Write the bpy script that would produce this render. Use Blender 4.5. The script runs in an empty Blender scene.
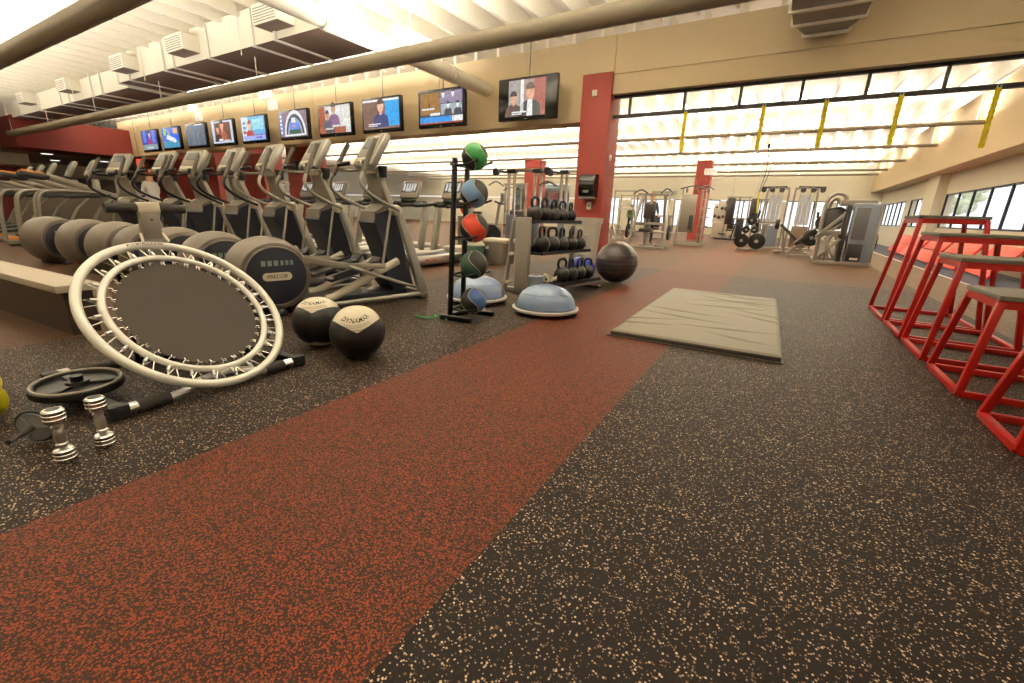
import bpy, bmesh, math, random
from mathutils import Vector, Matrix, Euler
random.seed(7)
PI = math.pi
SC = bpy.context.scene
C = SC.collection
R = math.radians

# ------------------------------------------------------------------ materials
MATS = {}
def mat(name, col, rough=.5, metal=0., var=.08, scale=30., emit=0., bump=0., coat=0., spec=None):
    if name in MATS: return MATS[name]
    m = bpy.data.materials.new(name); m.use_nodes = True
    nt = m.node_tree; b = nt.nodes['Principled BSDF']
    b.inputs['Roughness'].default_value = rough; b.inputs['Metallic'].default_value = metal
    if spec is not None: b.inputs['Specular IOR Level'].default_value = spec
    if coat: b.inputs['Coat Weight'].default_value = coat; b.inputs['Coat Roughness'].default_value = .12
    tc = nt.nodes.new('ShaderNodeTexCoord'); nz = nt.nodes.new('ShaderNodeTexNoise')
    nz.inputs['Scale'].default_value = scale; nz.inputs['Detail'].default_value = 4
    nt.links.new(tc.outputs['Object'], nz.inputs['Vector'])
    mx = nt.nodes.new('ShaderNodeMix'); mx.data_type = 'RGBA'
    mx.inputs[6].default_value = tuple(max(0, c*(1-var)) for c in col)+(1,)
    mx.inputs[7].default_value = tuple(min(1, c*(1+var)) for c in col)+(1,)
    nt.links.new(nz.outputs['Fac'], mx.inputs[0]); nt.links.new(mx.outputs[2], b.inputs['Base Color'])
    if emit:
        nt.links.new(mx.outputs[2], b.inputs['Emission Color']); b.inputs['Emission Strength'].default_value = emit
    if bump:
        bp = nt.nodes.new('ShaderNodeBump'); bp.inputs['Strength'].default_value = bump; bp.inputs['Distance'].default_value = .01
        nt.links.new(nz.outputs['Fac'], bp.inputs['Height']); nt.links.new(bp.outputs[0], b.inputs['Normal'])
    MATS[name] = m
    return m
def hexc(r, g, b):
    f = lambda v: (v/255/12.92) if v/255 <= .04045 else ((v/255+.055)/1.055)**2.4
    return (f(r), f(g), f(b))

M_frame = mat('silver_grey_paint', hexc(152,147,136), .38, .35, .05)
M_frame2 = mat('warm_grey_paint', hexc(140,132,120), .4, .25, .05)
M_cream = mat('cream_plastic', hexc(208,198,176), .35, 0, .04)
M_taupe = mat('taupe_plastic', hexc(102,92,80), .42, 0, .05)
M_dark = mat('charcoal_plastic', hexc(46,44,46), .38, 0, .1)
M_navy = mat('blue_black_plastic', hexc(38,40,50), .32, 0, .1)
M_black = mat('black_rubber', hexc(24,23,22), .55, 0, .15)
M_blackgloss = mat('black_gloss', hexc(14,14,15), .18, 0, .1)
M_foam = mat('brown_black_foam', hexc(46,40,35), .8, 0, .15, 120, bump=.2)
M_blackmetal = mat('black_powder_coat', hexc(20,19,19), .4, .3, .1)
M_chrome = mat('chrome', (.82,.81,.79), .12, 1, .03)
M_steel = mat('brushed_steel', (.6,.59,.57), .3, 1, .06)
M_white = mat('white_paint', hexc(228,222,208), .35, .0, .03)
M_ring = mat('pearl_white_tube', hexc(228,225,215), .28, .25, .03)
M_tramp = mat('dark_brown_mesh_fabric', hexc(62,54,46), .85, 0, .12, 200, bump=.1)
M_red = mat('red_enamel', hexc(164,20,13), .35, .0, .06)
M_redvinyl = mat('red_orange_vinyl', hexc(226,66,44), .45, 0, .05)
M_redwall = mat('brick_red_wall_paint', hexc(150,56,44), .6, 0, .04, 6)
M_redwall2 = mat('deep_red_wall_paint', hexc(124,38,28), .6, 0, .04, 6)
M_tan = mat('tan_wall_paint', hexc(206,184,146), .65, 0, .03, 5)
M_cremewall = mat('cream_wall_paint', hexc(226,217,194), .65, 0, .03, 5)
M_ceil = mat('white_ceiling_paint', hexc(240,233,215), .7, 0, .03, 8)
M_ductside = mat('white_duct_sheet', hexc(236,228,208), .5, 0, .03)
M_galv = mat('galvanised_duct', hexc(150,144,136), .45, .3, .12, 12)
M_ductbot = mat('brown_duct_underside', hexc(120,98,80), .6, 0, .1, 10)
M_darkwood = mat('dark_stained_wood', hexc(52,38,28), .45, 0, .25, 14)
M_benchtop = mat('grey_laminate_top', hexc(168,156,138), .45, 0, .08, 60)
M_yellow = mat('yellow_vinyl', hexc(196,182,30), .35, 0, .05)
M_strap = mat('yellow_webbing', hexc(226,206,30), .6, 0, .08)
M_orange = mat('orange_foam', hexc(222,140,30), .6, 0, .1)
M_iron = mat('black_cast_iron', hexc(34,31,29), .42, .25, .2, 60, bump=.15)
M_blueball = mat('blue_grey_vinyl', hexc(112,130,156), .16, 0, .08, 6, coat=.3)
M_bluebright = mat('bright_blue_vinyl', hexc(60,80,190), .2, 0, .08, 6, coat=.3)
M_ballblack = mat('dark_brown_vinyl_ball', hexc(50,40,34), .3, 0, .1, 8)
M_green = mat('green_rubber', hexc(58,150,76), .55, 0, .06)
M_dkgreen = mat('dark_green_rubber', hexc(62,92,78), .55, 0, .08)
M_ltblue = mat('light_blue_rubber', hexc(120,158,200), .55, 0, .06)
M_midblue = mat('mid_blue_rubber', hexc(78,110,160), .55, 0, .06)
M_redrub = mat('red_rubber', hexc(226,72,44), .55, 0, .05)
M_ballgrey = mat('charcoal_rubber', hexc(54,50,44), .6, 0, .1)
M_seam = mat('pale_seam', hexc(190,186,160), .6)
M_leather = mat('black_leatherette', hexc(26,22,21), .35, 0, .15, 40, bump=.15)
M_offwhite = mat('offwhite_leatherette', hexc(216,204,180), .45, 0, .05, 40)
M_wheelgrey = mat('grey_wheel_plastic', hexc(128,127,128), .35, 0, .08)
M_bin = mat('light_grey_bin_plastic', hexc(176,170,156), .5, 0, .05)
M_glow = mat('diffuser_white', hexc(240,236,225), .5)
M_screenframe = mat('tv_black', hexc(12,12,13), .2, 0, .05)
M_text_red = mat('red_print', hexc(200,40,40), .5)
M_text_black = mat('black_print', hexc(22,20,18), .5)
M_text_brown = mat('brown_print', hexc(88,64,40), .5)
M_text_white = mat('white_print', hexc(235,235,230), .5)
M_sign = mat('white_sign_face', hexc(245,238,220), .5, emit=.6)
M_signred = mat('red_sign_face', hexc(236,80,60), .5, emit=.5)
M_matgrey = mat('taupe_mat_vinyl', hexc(102,94,76), .5, 0, .06, 3)
M_matside = mat('dark_mat_vinyl', hexc(58,50,42), .55, 0, .08)
M_skin = mat('skin', hexc(214,160,128), .55)
M_plyotop = mat('grey_rubber_top', hexc(104,98,86), .7, 0, .12, 150, bump=.2)
M_bluefloor = mat('blue_grey_rubber', hexc(66,72,86), .5, 0, .1, 80)
M_greyblue = mat('grey_blue_shroud', hexc(120,126,136), .35, .1, .06)
M_smoke = mat('smoke_grey_shield', hexc(96,96,98), .15, .1, .08)
M_padbrown = mat('dark_pad_vinyl', hexc(48,42,38), .45, 0, .1)

def glass(name, tint=(1,1,1), mixf=.08):
    m = bpy.data.materials.new(name); m.use_nodes = True; nt = m.node_tree
    for n in list(nt.nodes): nt.nodes.remove(n)
    o = nt.nodes.new('ShaderNodeOutputMaterial'); t = nt.nodes.new('ShaderNodeBsdfTransparent'); g = nt.nodes.new('ShaderNodeBsdfGlossy')
    t.inputs[0].default_value = tint+(1,); g.inputs['Roughness'].default_value = .03
    x = nt.nodes.new('ShaderNodeMixShader'); x.inputs[0].default_value = mixf
    nt.links.new(t.outputs[0], x.inputs[1]); nt.links.new(g.outputs[0], x.inputs[2]); nt.links.new(x.outputs[0], o.inputs[0])
    return m
M_glass = glass('clear_glass')
def emis(col, s=1.):
    k = 'lit_%d_%d_%d_%d' % tuple(int(v*255) for v in (*col, min(1, s/10)))
    if k in MATS: return MATS[k]
    m = bpy.data.materials.new(k); m.use_nodes = True; nt = m.node_tree; b = nt.nodes['Principled BSDF']
    b.inputs['Base Color'].default_value = (.01,.01,.01,1); b.inputs['Roughness'].default_value = .25
    nz = nt.nodes.new('ShaderNodeTexNoise'); nz.inputs['Scale'].default_value = 14; nz.inputs['Detail'].default_value = 5
    tc = nt.nodes.new('ShaderNodeTexCoord'); nt.links.new(tc.outputs['Object'], nz.inputs['Vector'])
    mx = nt.nodes.new('ShaderNodeMix'); mx.data_type = 'RGBA'
    mx.inputs[6].default_value = tuple(c*.35 for c in col)+(1,); mx.inputs[7].default_value = tuple(min(1, c*1.6) for c in col)+(1,)
    nt.links.new(nz.outputs['Fac'], mx.inputs[0]); nt.links.new(mx.outputs[2], b.inputs['Emission Color'])
    b.inputs['Emission Strength'].default_value = s
    MATS[k] = m; return m

def speckle(name, base, c1, c2, dens, scale, size=.42, rough=.55):
    """rubber crumb floor: voronoi cells, a share of them coloured flecks"""
    m = bpy.data.materials.new(name); m.use_nodes = True; nt = m.node_tree; b = nt.nodes['Principled BSDF']
    N = nt.nodes.new; Lk = nt.links.new
    tc = N('ShaderNodeTexCoord')
    vo = N('ShaderNodeTexVoronoi'); vo.inputs['Scale'].default_value = scale; vo.inputs['Randomness'].default_value = 1
    Lk(tc.outputs['Object'], vo.inputs['Vector'])
    sep = N('ShaderNodeSeparateColor'); Lk(vo.outputs['Color'], sep.inputs[0])
    lt = N('ShaderNodeMath'); lt.operation = 'LESS_THAN'; lt.inputs[1].default_value = dens; Lk(sep.outputs[0], lt.inputs[0])
    sz = N('ShaderNodeMath'); sz.operation = 'MULTIPLY'; sz.inputs[1].default_value = size*1.3; Lk(sep.outputs[1], sz.inputs[0])
    ad = N('ShaderNodeMath'); ad.operation = 'ADD'; ad.inputs[1].default_value = size*.35; Lk(sz.outputs[0], ad.inputs[0])
    ds = N('ShaderNodeMath'); ds.operation = 'LESS_THAN'; Lk(vo.outputs['Distance'], ds.inputs[0]); Lk(ad.outputs[0], ds.inputs[1])
    mu = N('ShaderNodeMath'); mu.operation = 'MULTIPLY'; Lk(lt.outputs[0], mu.inputs[0]); Lk(ds.outputs[0], mu.inputs[1])
    cm = N('ShaderNodeMix'); cm.data_type = 'RGBA'; cm.inputs[6].default_value = c1+(1,); cm.inputs[7].default_value = c2+(1,); Lk(sep.outputs[2], cm.inputs[0])
    nz = N('ShaderNodeTexNoise'); nz.inputs['Scale'].default_value = 2.2; nz.inputs['Detail'].default_value = 3; Lk(tc.outputs['Object'], nz.inputs['Vector'])
    bm_ = N('ShaderNodeMix'); bm_.data_type = 'RGBA'; bm_.inputs[6].default_value = tuple(c*.8 for c in base)+(1,); bm_.inputs[7].default_value = tuple(c*1.2 for c in base)+(1,); Lk(nz.outputs['Fac'], bm_.inputs[0])
    fm = N('ShaderNodeMix'); fm.data_type = 'RGBA'; Lk(mu.outputs[0], fm.inputs[0]); Lk(bm_.outputs[2], fm.inputs[6]); Lk(cm.outputs[2], fm.inputs[7])
    Lk(fm.outputs[2], b.inputs['Base Color']); b.inputs['Roughness'].default_value = rough; b.inputs['Specular IOR Level'].default_value = .14
    bp = N('ShaderNodeBump'); bp.inputs['Strength'].default_value = .25; bp.inputs['Distance'].default_value = .004
    Lk(vo.outputs['Distance'], bp.inputs['Height']); Lk(bp.outputs[0], b.inputs['Normal'])
    return m
M_fl_black = speckle('black_rubber_floor_tan_flecks', hexc(24,15,9), hexc(198,172,144), hexc(104,78,56), .3, 185, .40)
M_fl_red = speckle('red_fleck_rubber_floor', hexc(50,30,18), hexc(140,50,24), hexc(98,56,28), .66, 220, .55)
M_fl_brown = speckle('brown_rubber_floor_and_far_sheen', hexc(70,47,30), hexc(112,80,52), hexc(82,60,40), .5, 150, .5)  # own brown at the left; on far black bands it paints in sheen
M_fl_red_sheen = speckle('red_fleck_floor_far_sheen', hexc(80,50,30), hexc(120,72,42), hexc(92,60,38), .5, 150, .5)  # far end of the red strip, grazing sheen mixed into its colour

# ------------------------------------------------------------------ mesh builder
class MB:
    def __init__(s): s.bm = bmesh.new(); s.mi = 0
    def m(s, i): s.mi = i; return s
    def _f(s, vs):
        try:
            f = s.bm.faces.new(vs); f.material_index = s.mi; return f
        except ValueError: return None
    def box(s, c, d, rot=None, bev=0.):
        b2 = bmesh.new(); bmesh.ops.create_cube(b2, size=1)
        for v in b2.verts: v.co = Vector((v.co.x*d[0], v.co.y*d[1], v.co.z*d[2]))
        if bev: bmesh.ops.bevel(b2, geom=list(b2.edges), offset=min(bev, min(d)*.45), segments=2, affect='EDGES', profile=.5)
        mt = Matrix.Translation(Vector(c)) @ (rot.to_matrix().to_4x4() if isinstance(rot, Euler) else (rot or Matrix.Identity(4)))
        return s.join(b2, mt)
    def join(s, b2, mt=None):
        mp = {}
        for v in b2.verts: mp[v] = s.bm.verts.new(mt @ v.co if mt else v.co)
        for f in b2.faces: s._f([mp[v] for v in f.verts])
        b2.free(); return s
    def bar(s, p0, p1, w, h, up=(0,0,1), bev=0., w1=None, h1=None):
        """rectangular bar from p0 to p1, width w across, h along up; can taper"""
        p0, p1 = Vector(p0), Vector(p1); d = (p1-p0); L = d.length; d.normalize(); u = Vector(up)
        if abs(d.dot(u)) > .98: u = Vector((0,1,0))
        x = d.cross(u).normalized(); u = x.cross(d)
        b2 = bmesh.new(); bmesh.ops.create_cube(b2, size=1)
        w1 = w if w1 is None else w1; h1 = h if h1 is None else h1
        for v in b2.verts:
            t = v.co.z+.5; v.co = Vector((v.co.x*(w+(w1-w)*t), v.co.y*(h+(h1-h)*t), v.co.z*L))
        if bev: bmesh.ops.bevel(b2, geom=list(b2.edges), offset=bev, segments=2, affect='EDGES', profile=.5)
        rm = Matrix((x, u, d)).transposed().to_4x4()
        return s.join(b2, Matrix.Translation((p0+p1)/2) @ rm)
    def tube(s, pts, r, n=10, closed=False, cap=True):
        pts = [Vector(p) for p in pts]; k = len(pts)
        rs = r if isinstance(r, (list, tuple)) else [r]*k
        rings = []; prev = None
        for i, p in enumerate(pts):
            if closed: t = pts[(i+1) % k]-pts[i-1]
            else: t = pts[min(i+1, k-1)]-pts[max(i-1, 0)]
            if t.length < 1e-9: t = Vector((0,0,1))
            t.normalize()
            if prev is None:
                a = Vector((0,0,1)) if abs(t.z) < .9 else Vector((1,0,0)); prev = t.cross(a).normalized()
            else:
                prev = (prev - t*prev.dot(t)); prev = prev.normalized() if prev.length > 1e-6 else t.orthogonal().normalized()
            b = t.cross(prev)
            rings.append([s.bm.verts.new(p+(prev*math.cos(2*PI*j/n)+b*math.sin(2*PI*j/n))*rs[i]) for j in range(n)])
        for i in range(k if closed else k-1):
            A, B = rings[i], rings[(i+1) % k]; off = 0
            if closed and i == k-1:
                off = min(range(n), key=lambda o: (A[0].co-B[o].co).length)
            for j in range(n): s._f([A[j], A[(j+1) % n], B[(j+1+off) % n], B[(j+off) % n]])
        if cap and not closed: s._f(rings[0][::-1]); s._f(rings[-1])
        return s
    def cyl(s, p0, p1, r, r1=None, n=20): return s.tube([p0, p1], [r, r if r1 is None else r1], n)
    def lathe(s, prof, n=32, mt=None):
        mt = mt or Matrix.Identity(4); rings = []
        for r, z in prof:
            if r < 1e-6: rings.append([s.bm.verts.new(mt @ Vector((0,0,z)))])
            else: rings.append([s.bm.verts.new(mt @ Vector((r*math.cos(2*PI*j/n), r*math.sin(2*PI*j/n), z))) for j in range(n)])
        for A, B in zip(rings, rings[1:]):
            for j in range(n):
                q = [A[j % len(A)], A[(j+1) % len(A)], B[(j+1) % len(B)], B[j % len(B)]]
                u = [];  [u.append(v) for v in q if v not in u]
                if len(u) > 2: s._f(u)
        if len(rings[0]) > 1: s._f(rings[0][::-1])
        if len(rings[-1]) > 1: s._f(rings[-1])
        return s
    def ball(s, c, r, seg=24, sc=(1,1,1), fn=None):
        b2 = bmesh.new(); bmesh.ops.create_uvsphere(b2, u_segments=seg, v_segments=max(6, seg*2//3), radius=r)
        for v in b2.verts: v.co = Vector((v.co.x*sc[0], v.co.y*sc[1], v.co.z*sc[2]))
        mp = {}
        for v in b2.verts: mp[v] = s.bm.verts.new(v.co+Vector(c))
        for f in b2.faces:
            g = s._f([mp[v] for v in f.verts])
            if g and fn: g.material_index = fn(f.calc_center_median()/r)
        b2.free(); return s
    def prism(s, poly, a, b, ax='x'):
        """polygon in the two other axes, swept along ax from a to b"""
        def P(u, v, t): return {'x': (t,u,v), 'y': (u,t,v), 'z': (u,v,t)}[ax]
        A = [s.bm.verts.new(P(u,v,a)) for u, v in poly]; B = [s.bm.verts.new(P(u,v,b)) for u, v in poly]; n = len(poly)
        s._f(A[::-1]); s._f(B)
        for i in range(n): s._f([A[i], A[(i+1) % n], B[(i+1) % n], B[i]])
        return s
    def quad(s, *ps): s._f([s.bm.verts.new(p) for p in ps]); return s
    def build(s, name, mats, parent=None, smooth=True, loc=None):
        bmesh.ops.recalc_face_normals(s.bm, faces=s.bm.faces)
        me = bpy.data.meshes.new(name); s.bm.to_mesh(me); s.bm.free()
        for q in (mats if isinstance(mats, (list, tuple)) else [mats]): me.materials.append(q)
        if smooth:
            me.polygons.foreach_set('use_smooth', [True]*len(me.polygons))
            try: me.set_sharp_from_angle(angle=R(38))
            except Exception: pass
        o = bpy.data.objects.new(name, me); C.objects.link(o)
        if parent: o.parent = parent
        if loc: o.location = loc
        return o
def spl(P, k=6):
    P = [Vector(p) for p in P]; out = []
    for i in range(len(P)-1):
        a, b, c, d = P[max(i-1,0)], P[i], P[i+1], P[min(i+2,len(P)-1)]
        for j in range(k):
            t = j/k; out.append(.5*((2*b)+(c-a)*t+(2*a-5*b+4*c-d)*t*t+(3*b-a-3*c+d)*t**3))
    return out+[P[-1]]
def rotX(a): return Matrix.Rotation(a, 4, 'X')
def rotY(a): return Matrix.Rotation(a, 4, 'Y')
def rotZ(a): return Matrix.Rotation(a, 4, 'Z')
T = Matrix.Translation

def tag(o, label, cat, group=None, kind=None):
    o['label'] = label; o['category'] = cat
    if group: o['group'] = group
    if kind: o['kind'] = kind
    return o
def thing(name, label, cat, loc=(0,0,0), rz=0., group=None):
    o = bpy.data.objects.new(name, None); o.empty_display_size = .1; C.objects.link(o)
    o.location = loc; o.rotation_euler = (0,0,rz); return tag(o, label, cat, group)
def dup(root, loc, rz=0., label=None, scale=None):
    r = root.copy(); C.objects.link(r); r.location = loc; r.rotation_euler = (0,0,rz)
    if scale: r.scale = scale
    if label: r['label'] = label
    for ch in list(root.children):
        c = ch.copy(); C.objects.link(c); c.parent = r
        for g in list(ch.children):
            d = g.copy(); C.objects.link(d); d.parent = c
    return r
def struct(o): o['kind'] = 'structure'; return o
def text(name, s, size, m, parent, mt, ext=.0008, fit=None, bold=0.):
    cu = bpy.data.curves.new(name, 'FONT'); cu.body = s; cu.size = size; cu.extrude = ext; cu.offset = size*bold; cu.align_x = 'CENTER'; cu.align_y = 'CENTER'
    o = bpy.data.objects.new(name, cu); C.objects.link(o)
    dg = bpy.context.evaluated_depsgraph_get()
    me = bpy.data.meshes.new_from_object(o.evaluated_get(dg)); bpy.data.objects.remove(o); bpy.data.curves.remove(cu)
    me.materials.clear(); me.materials.append(m); me.name = name
    if fit:
        for v in me.vertices: v.co = fit(v.co)
    q = bpy.data.objects.new(name, me); C.objects.link(q)
    if parent: q.parent = parent
    q.matrix_local = mt; return q
def frame_mt(o, x, y):
    x, y = Vector(x).normalized(), Vector(y).normalized(); z = x.cross(y)
    return T(Vector(o)) @ Matrix((x, y, z)).transposed().to_4x4()
# ================================================================== SETTING
CAM_H = .95
def camera():
    F = 434.68; pi_, ya, ro = R(16.567), R(-30.5046), R(1.9575)
    fwd = Vector((math.sin(ya)*math.cos(pi_), math.cos(ya)*math.cos(pi_), -math.sin(pi_)))
    r = Vector((math.cos(ya), -math.sin(ya), 0)); u = r.cross(fwd)
    r2 = r*math.cos(ro)+u*math.sin(ro); u2 = -r*math.sin(ro)+u*math.cos(ro)
    cd = bpy.data.cameras.new('camera'); co = bpy.data.objects.new('camera', cd); C.objects.link(co)
    cd.sensor_fit = 'HORIZONTAL'; cd.sensor_width = 36; cd.lens = F/1024*36; cd.clip_start = .02; cd.clip_end = 300
    co.matrix_world = T(Vector((0,0,CAM_H))) @ Matrix((r2, u2, -fwd)).transposed().to_4x4()
    SC.camera = co
camera()
CZ = 4.2; YB = 31.
# floor: one mesh, bands of rubber
f = MB()
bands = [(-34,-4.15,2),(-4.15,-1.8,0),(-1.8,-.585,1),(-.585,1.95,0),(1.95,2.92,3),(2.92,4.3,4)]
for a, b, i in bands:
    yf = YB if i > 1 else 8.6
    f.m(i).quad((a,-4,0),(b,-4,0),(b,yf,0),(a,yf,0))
    if i < 2: f.m(5 if i else 2).quad((a,8.6,0),(b,8.6,0),(b,YB,0),(a,YB,0))  # far bands browner: warm grazing sheen put into the rubber colour
f.m(2).quad((-60,8.4,0),(-34,8.4,0),(-34,YB,0),(-60,YB,0))
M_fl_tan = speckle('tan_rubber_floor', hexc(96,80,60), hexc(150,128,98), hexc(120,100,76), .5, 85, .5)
M_fl_blue = speckle('blue_grey_rubber_floor', hexc(58,62,74), hexc(96,104,122), hexc(80,84,96), .4, 85, .5)
struct(f.build('floor', [M_fl_black, M_fl_red, M_fl_brown, M_fl_tan, M_fl_blue, M_fl_red_sheen], smooth=False))
f = MB().box((2.94,16,.003),(.05,22,.006)); struct(f.build('trim_1', M_white))
# ceiling deck with joists running away from the camera
c = MB(); c.quad((-34,-4,CZ),(4.6,-4,CZ),(4.6,YB,CZ),(-34,YB,CZ))
x = -33.
while x < 4.4:
    c.box((x,2,CZ-.16),(.06,12,.32)); c.box((x,19.7,CZ-.16),(.06,22.6,.32)); x += .55
c.quad((-60,8.4,CZ),(-34,8.4,CZ),(-34,YB,CZ),(-60,YB,CZ))
struct(c.build('ceiling', M_ceil, smooth=False))
# header band over the opening (plane y = 8)
h = MB(); h.box((-13.22,8.2,3.17),(19.56,.4,1.26))
for i in range(9): h.m(0).box((-4.6-2.1*i,7.996,3.2),(.012,.012,1.2))
h.box((-3.17,8.2,3.56),(.56,.4,.54))
struct(h.build('wall_header_left', M_tan, smooth=False))
h = MB(); h.box((.7,8.2,3.54),(7.2,.36,.58)); h.box((.7,8.22,3.1),(7.2,.36,.3))
struct(h.build('wall_header_right', M_tan, smooth=False))
p = MB().box((-3.17,8.25,1.64),(.54,.55,3.28), bev=.006); struct(p.build('pillar', M_redwall))
p = MB().box((-3.4,22.2,1.7),(.62,.6,3.4)); struct(p.build('pillar', M_redwall))
p = MB().box((-10.9,20.2,1.7),(.8,.7,3.4)); struct(p.build('pillar', M_redwall))
p = MB().box((-12.4,8.7,1.3),(1.15,.5,2.6)); struct(p.build('pillar', M_redwall2))
# glazed transom hung under the right header
def window(name, boxes, panes, mf, loc=None):
    o = struct(boxes.build(name, mf, smooth=False)); g = struct(panes.build('pane', M_glass, o, smooth=False)); return o
M_winframe = mat('dark_bronze_frame', hexc(34,28,26), .4, .3, .05)
b = MB(); g = MB(); xs = [-2.9,-2.62,-1.72,-.9,-.1,.66,1.46,2.3,3.2,4.3]
b.box((.7,8.2,2.93),(7.2,.06,.045)); b.box((.7,8.2,2.62),(7.2,.07,.055))
for v in xs[1:]: b.box((v,8.2,2.78),(.04,.06,.3))
g.box((.7,8.2,2.78),(7.2,.008,.3))
window('window_1', b, g, M_winframe)
# right wall with its strip of windows
W = 4.3
w = MB(); w.box((W+.1,13.5,.45),(.2,35,.9)); w.box((W+.1,13.5,2.3),(.2,35,.7))
for a, e in ((-4,2.6),(19.6,21.3),(24.2,25.1),(30.6,31)): w.box((W+.1,(a+e)/2,1.42),(.2,e-a,1.1))
w.box((W-.1,20.45,1.35),(.3,1.4,2.7)); w.box((W+.1,13.5,3.45),(.2,35,1.7))
struct(w.build('wall_right', M_cremewall, smooth=False))
w = MB(); w.box((W-.28,13.5,3.4),(.56,35,1.66))
struct(w.build('wall_bulkhead_right', M_tan, smooth=False))
for k, (a, e, n) in enumerate(((2.6,19.6,14),(21.3,24.2,3),(25.1,30.6,6))):
    b = MB(); g = MB(); b.box((W+.06,(a+e)/2,.92),(.1,e-a,.05)); b.box((W+.06,(a+e)/2,1.935),(.1,e-a,.05))
    for i in range(n+1): b.box((W+.02,a+(e-a)*i/n,1.43),(.05,.06,1.02))
    g.box((W+.07,(a+e)/2,1.43),(.008,e-a,1.0))
    window('window_%d' % (k+2), b, g, M_winframe)
# back wall, cream band over a window strip
w = MB(); w.box((-28,YB+.1,3.15),(65,.2,2.1)); w.box((-28,YB+.1,.2),(65,.2,.4)); w.box((-36.2,YB+.1,1.2),(48.6,.2,1.7)); w.box((-60,20,2.1),(.2,24,4.2))
for xx in (-9.6,-6.5,-3.4,-.2,2.2,4.2): w.box((xx,YB+.1,1.2),(.35 if xx > -9 else .9,.2,1.7))
struct(w.build('wall_back', mat('pale_cream_wall_paint', hexc(238,233,214), .65, 0, .02, 5), smooth=False))
b = MB(); g = MB()
for a, e in ((-9.2,-6.7),(-6.3,-3.6),(-3.2,-.4),(0,2.0),(2.4,4.0)):
    for z in (.42,2.08): b.box(((a+e)/2,YB+.1,z),(e-a,.12,.05))
    n = 3
    for i in range(n+1): b.box((a+(e-a)*i/n,YB+.1,1.25),(.06,.12,1.66))
    g.box(((a+e)/2,YB+.1,1.25),(e-a,.01,1.66))
window('window_5', b, g, M_winframe)
# pale mirrors on the back wall, left part
mm = mat('wall_mirror', hexc(190,210,222), .06, .85, .02)
for xx in (-14.9,-17.4): struct(MB().box((xx,YB-.02,1.75),(2.2,.03,2.6)).build('trim_%d' % (2 if xx > -16 else 3), mm))
# far-left end: red bulkhead over a low lobby ceiling
w = MB(); w.box((-23.,9.5,2.97),(2,9.2,.95)); struct(w.build('wall_bulkhead_left', M_redwall2, smooth=False))
w = MB(); w.box((-28,9.5,2.54),(8,9.2,.08)); struct(w.build('trim_4', M_benchtop, smooth=False))
w = MB(); w.box((-32.1,6,2.1),(.2,20,4.2)); struct(w.build('wall_left', M_cremewall, smooth=False))
w = MB(); w.box((-14,-4.1,2.1),(37.5,.2,4.2)); struct(w.build('wall_front', M_cremewall, smooth=False))
w = MB(); w.box((-26.2,2.,3.3),(.3,6,1.8)); w.box((-26.4,3.4,2.3),(1.6,5,.45)); struct(w.build('wall_soffit_left', M_cremewall, smooth=False))
w = MB(); w.box((-27.2,4.2,1.03),(.2,4.6,2.06)); struct(w.build('wall_red_left', M_redwall2, smooth=False))
w = MB(); w.box((-31.9,10.5,.95),(.2,8,1.9)); struct(w.build('trim_5', M_darkwood, smooth=False))
w = MB(); w.box((-20.3,8.9,1.25),(5.2,.2,2.5)); w.box((-15.4,8.9,1.25),(1.2,.2,2.5)); struct(w.build('wall_red_rear', M_redwall2, smooth=False))
for i, (xx, yy) in enumerate(((-24.6,6.2),(-26.2,8.4),(-25.4,10.5),(-28.5,7.4),(-29.2,10))):
    t = MB().lathe([(0,2.493),(.15,2.493),(.17,2.499)],20).build('ceiling_downlight', emis((1,.92,.75),3)); t.location = (xx,yy,0)
    tag(t, ['round downlight nearest under the red bulkhead','round downlight beneath the middle of the red bulkhead','round downlight farthest under the red bulkhead','near downlight deep in the lobby ceiling','far downlight deep in the lobby ceiling'][i], 'light', 'downlights in the lobby ceiling')

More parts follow.
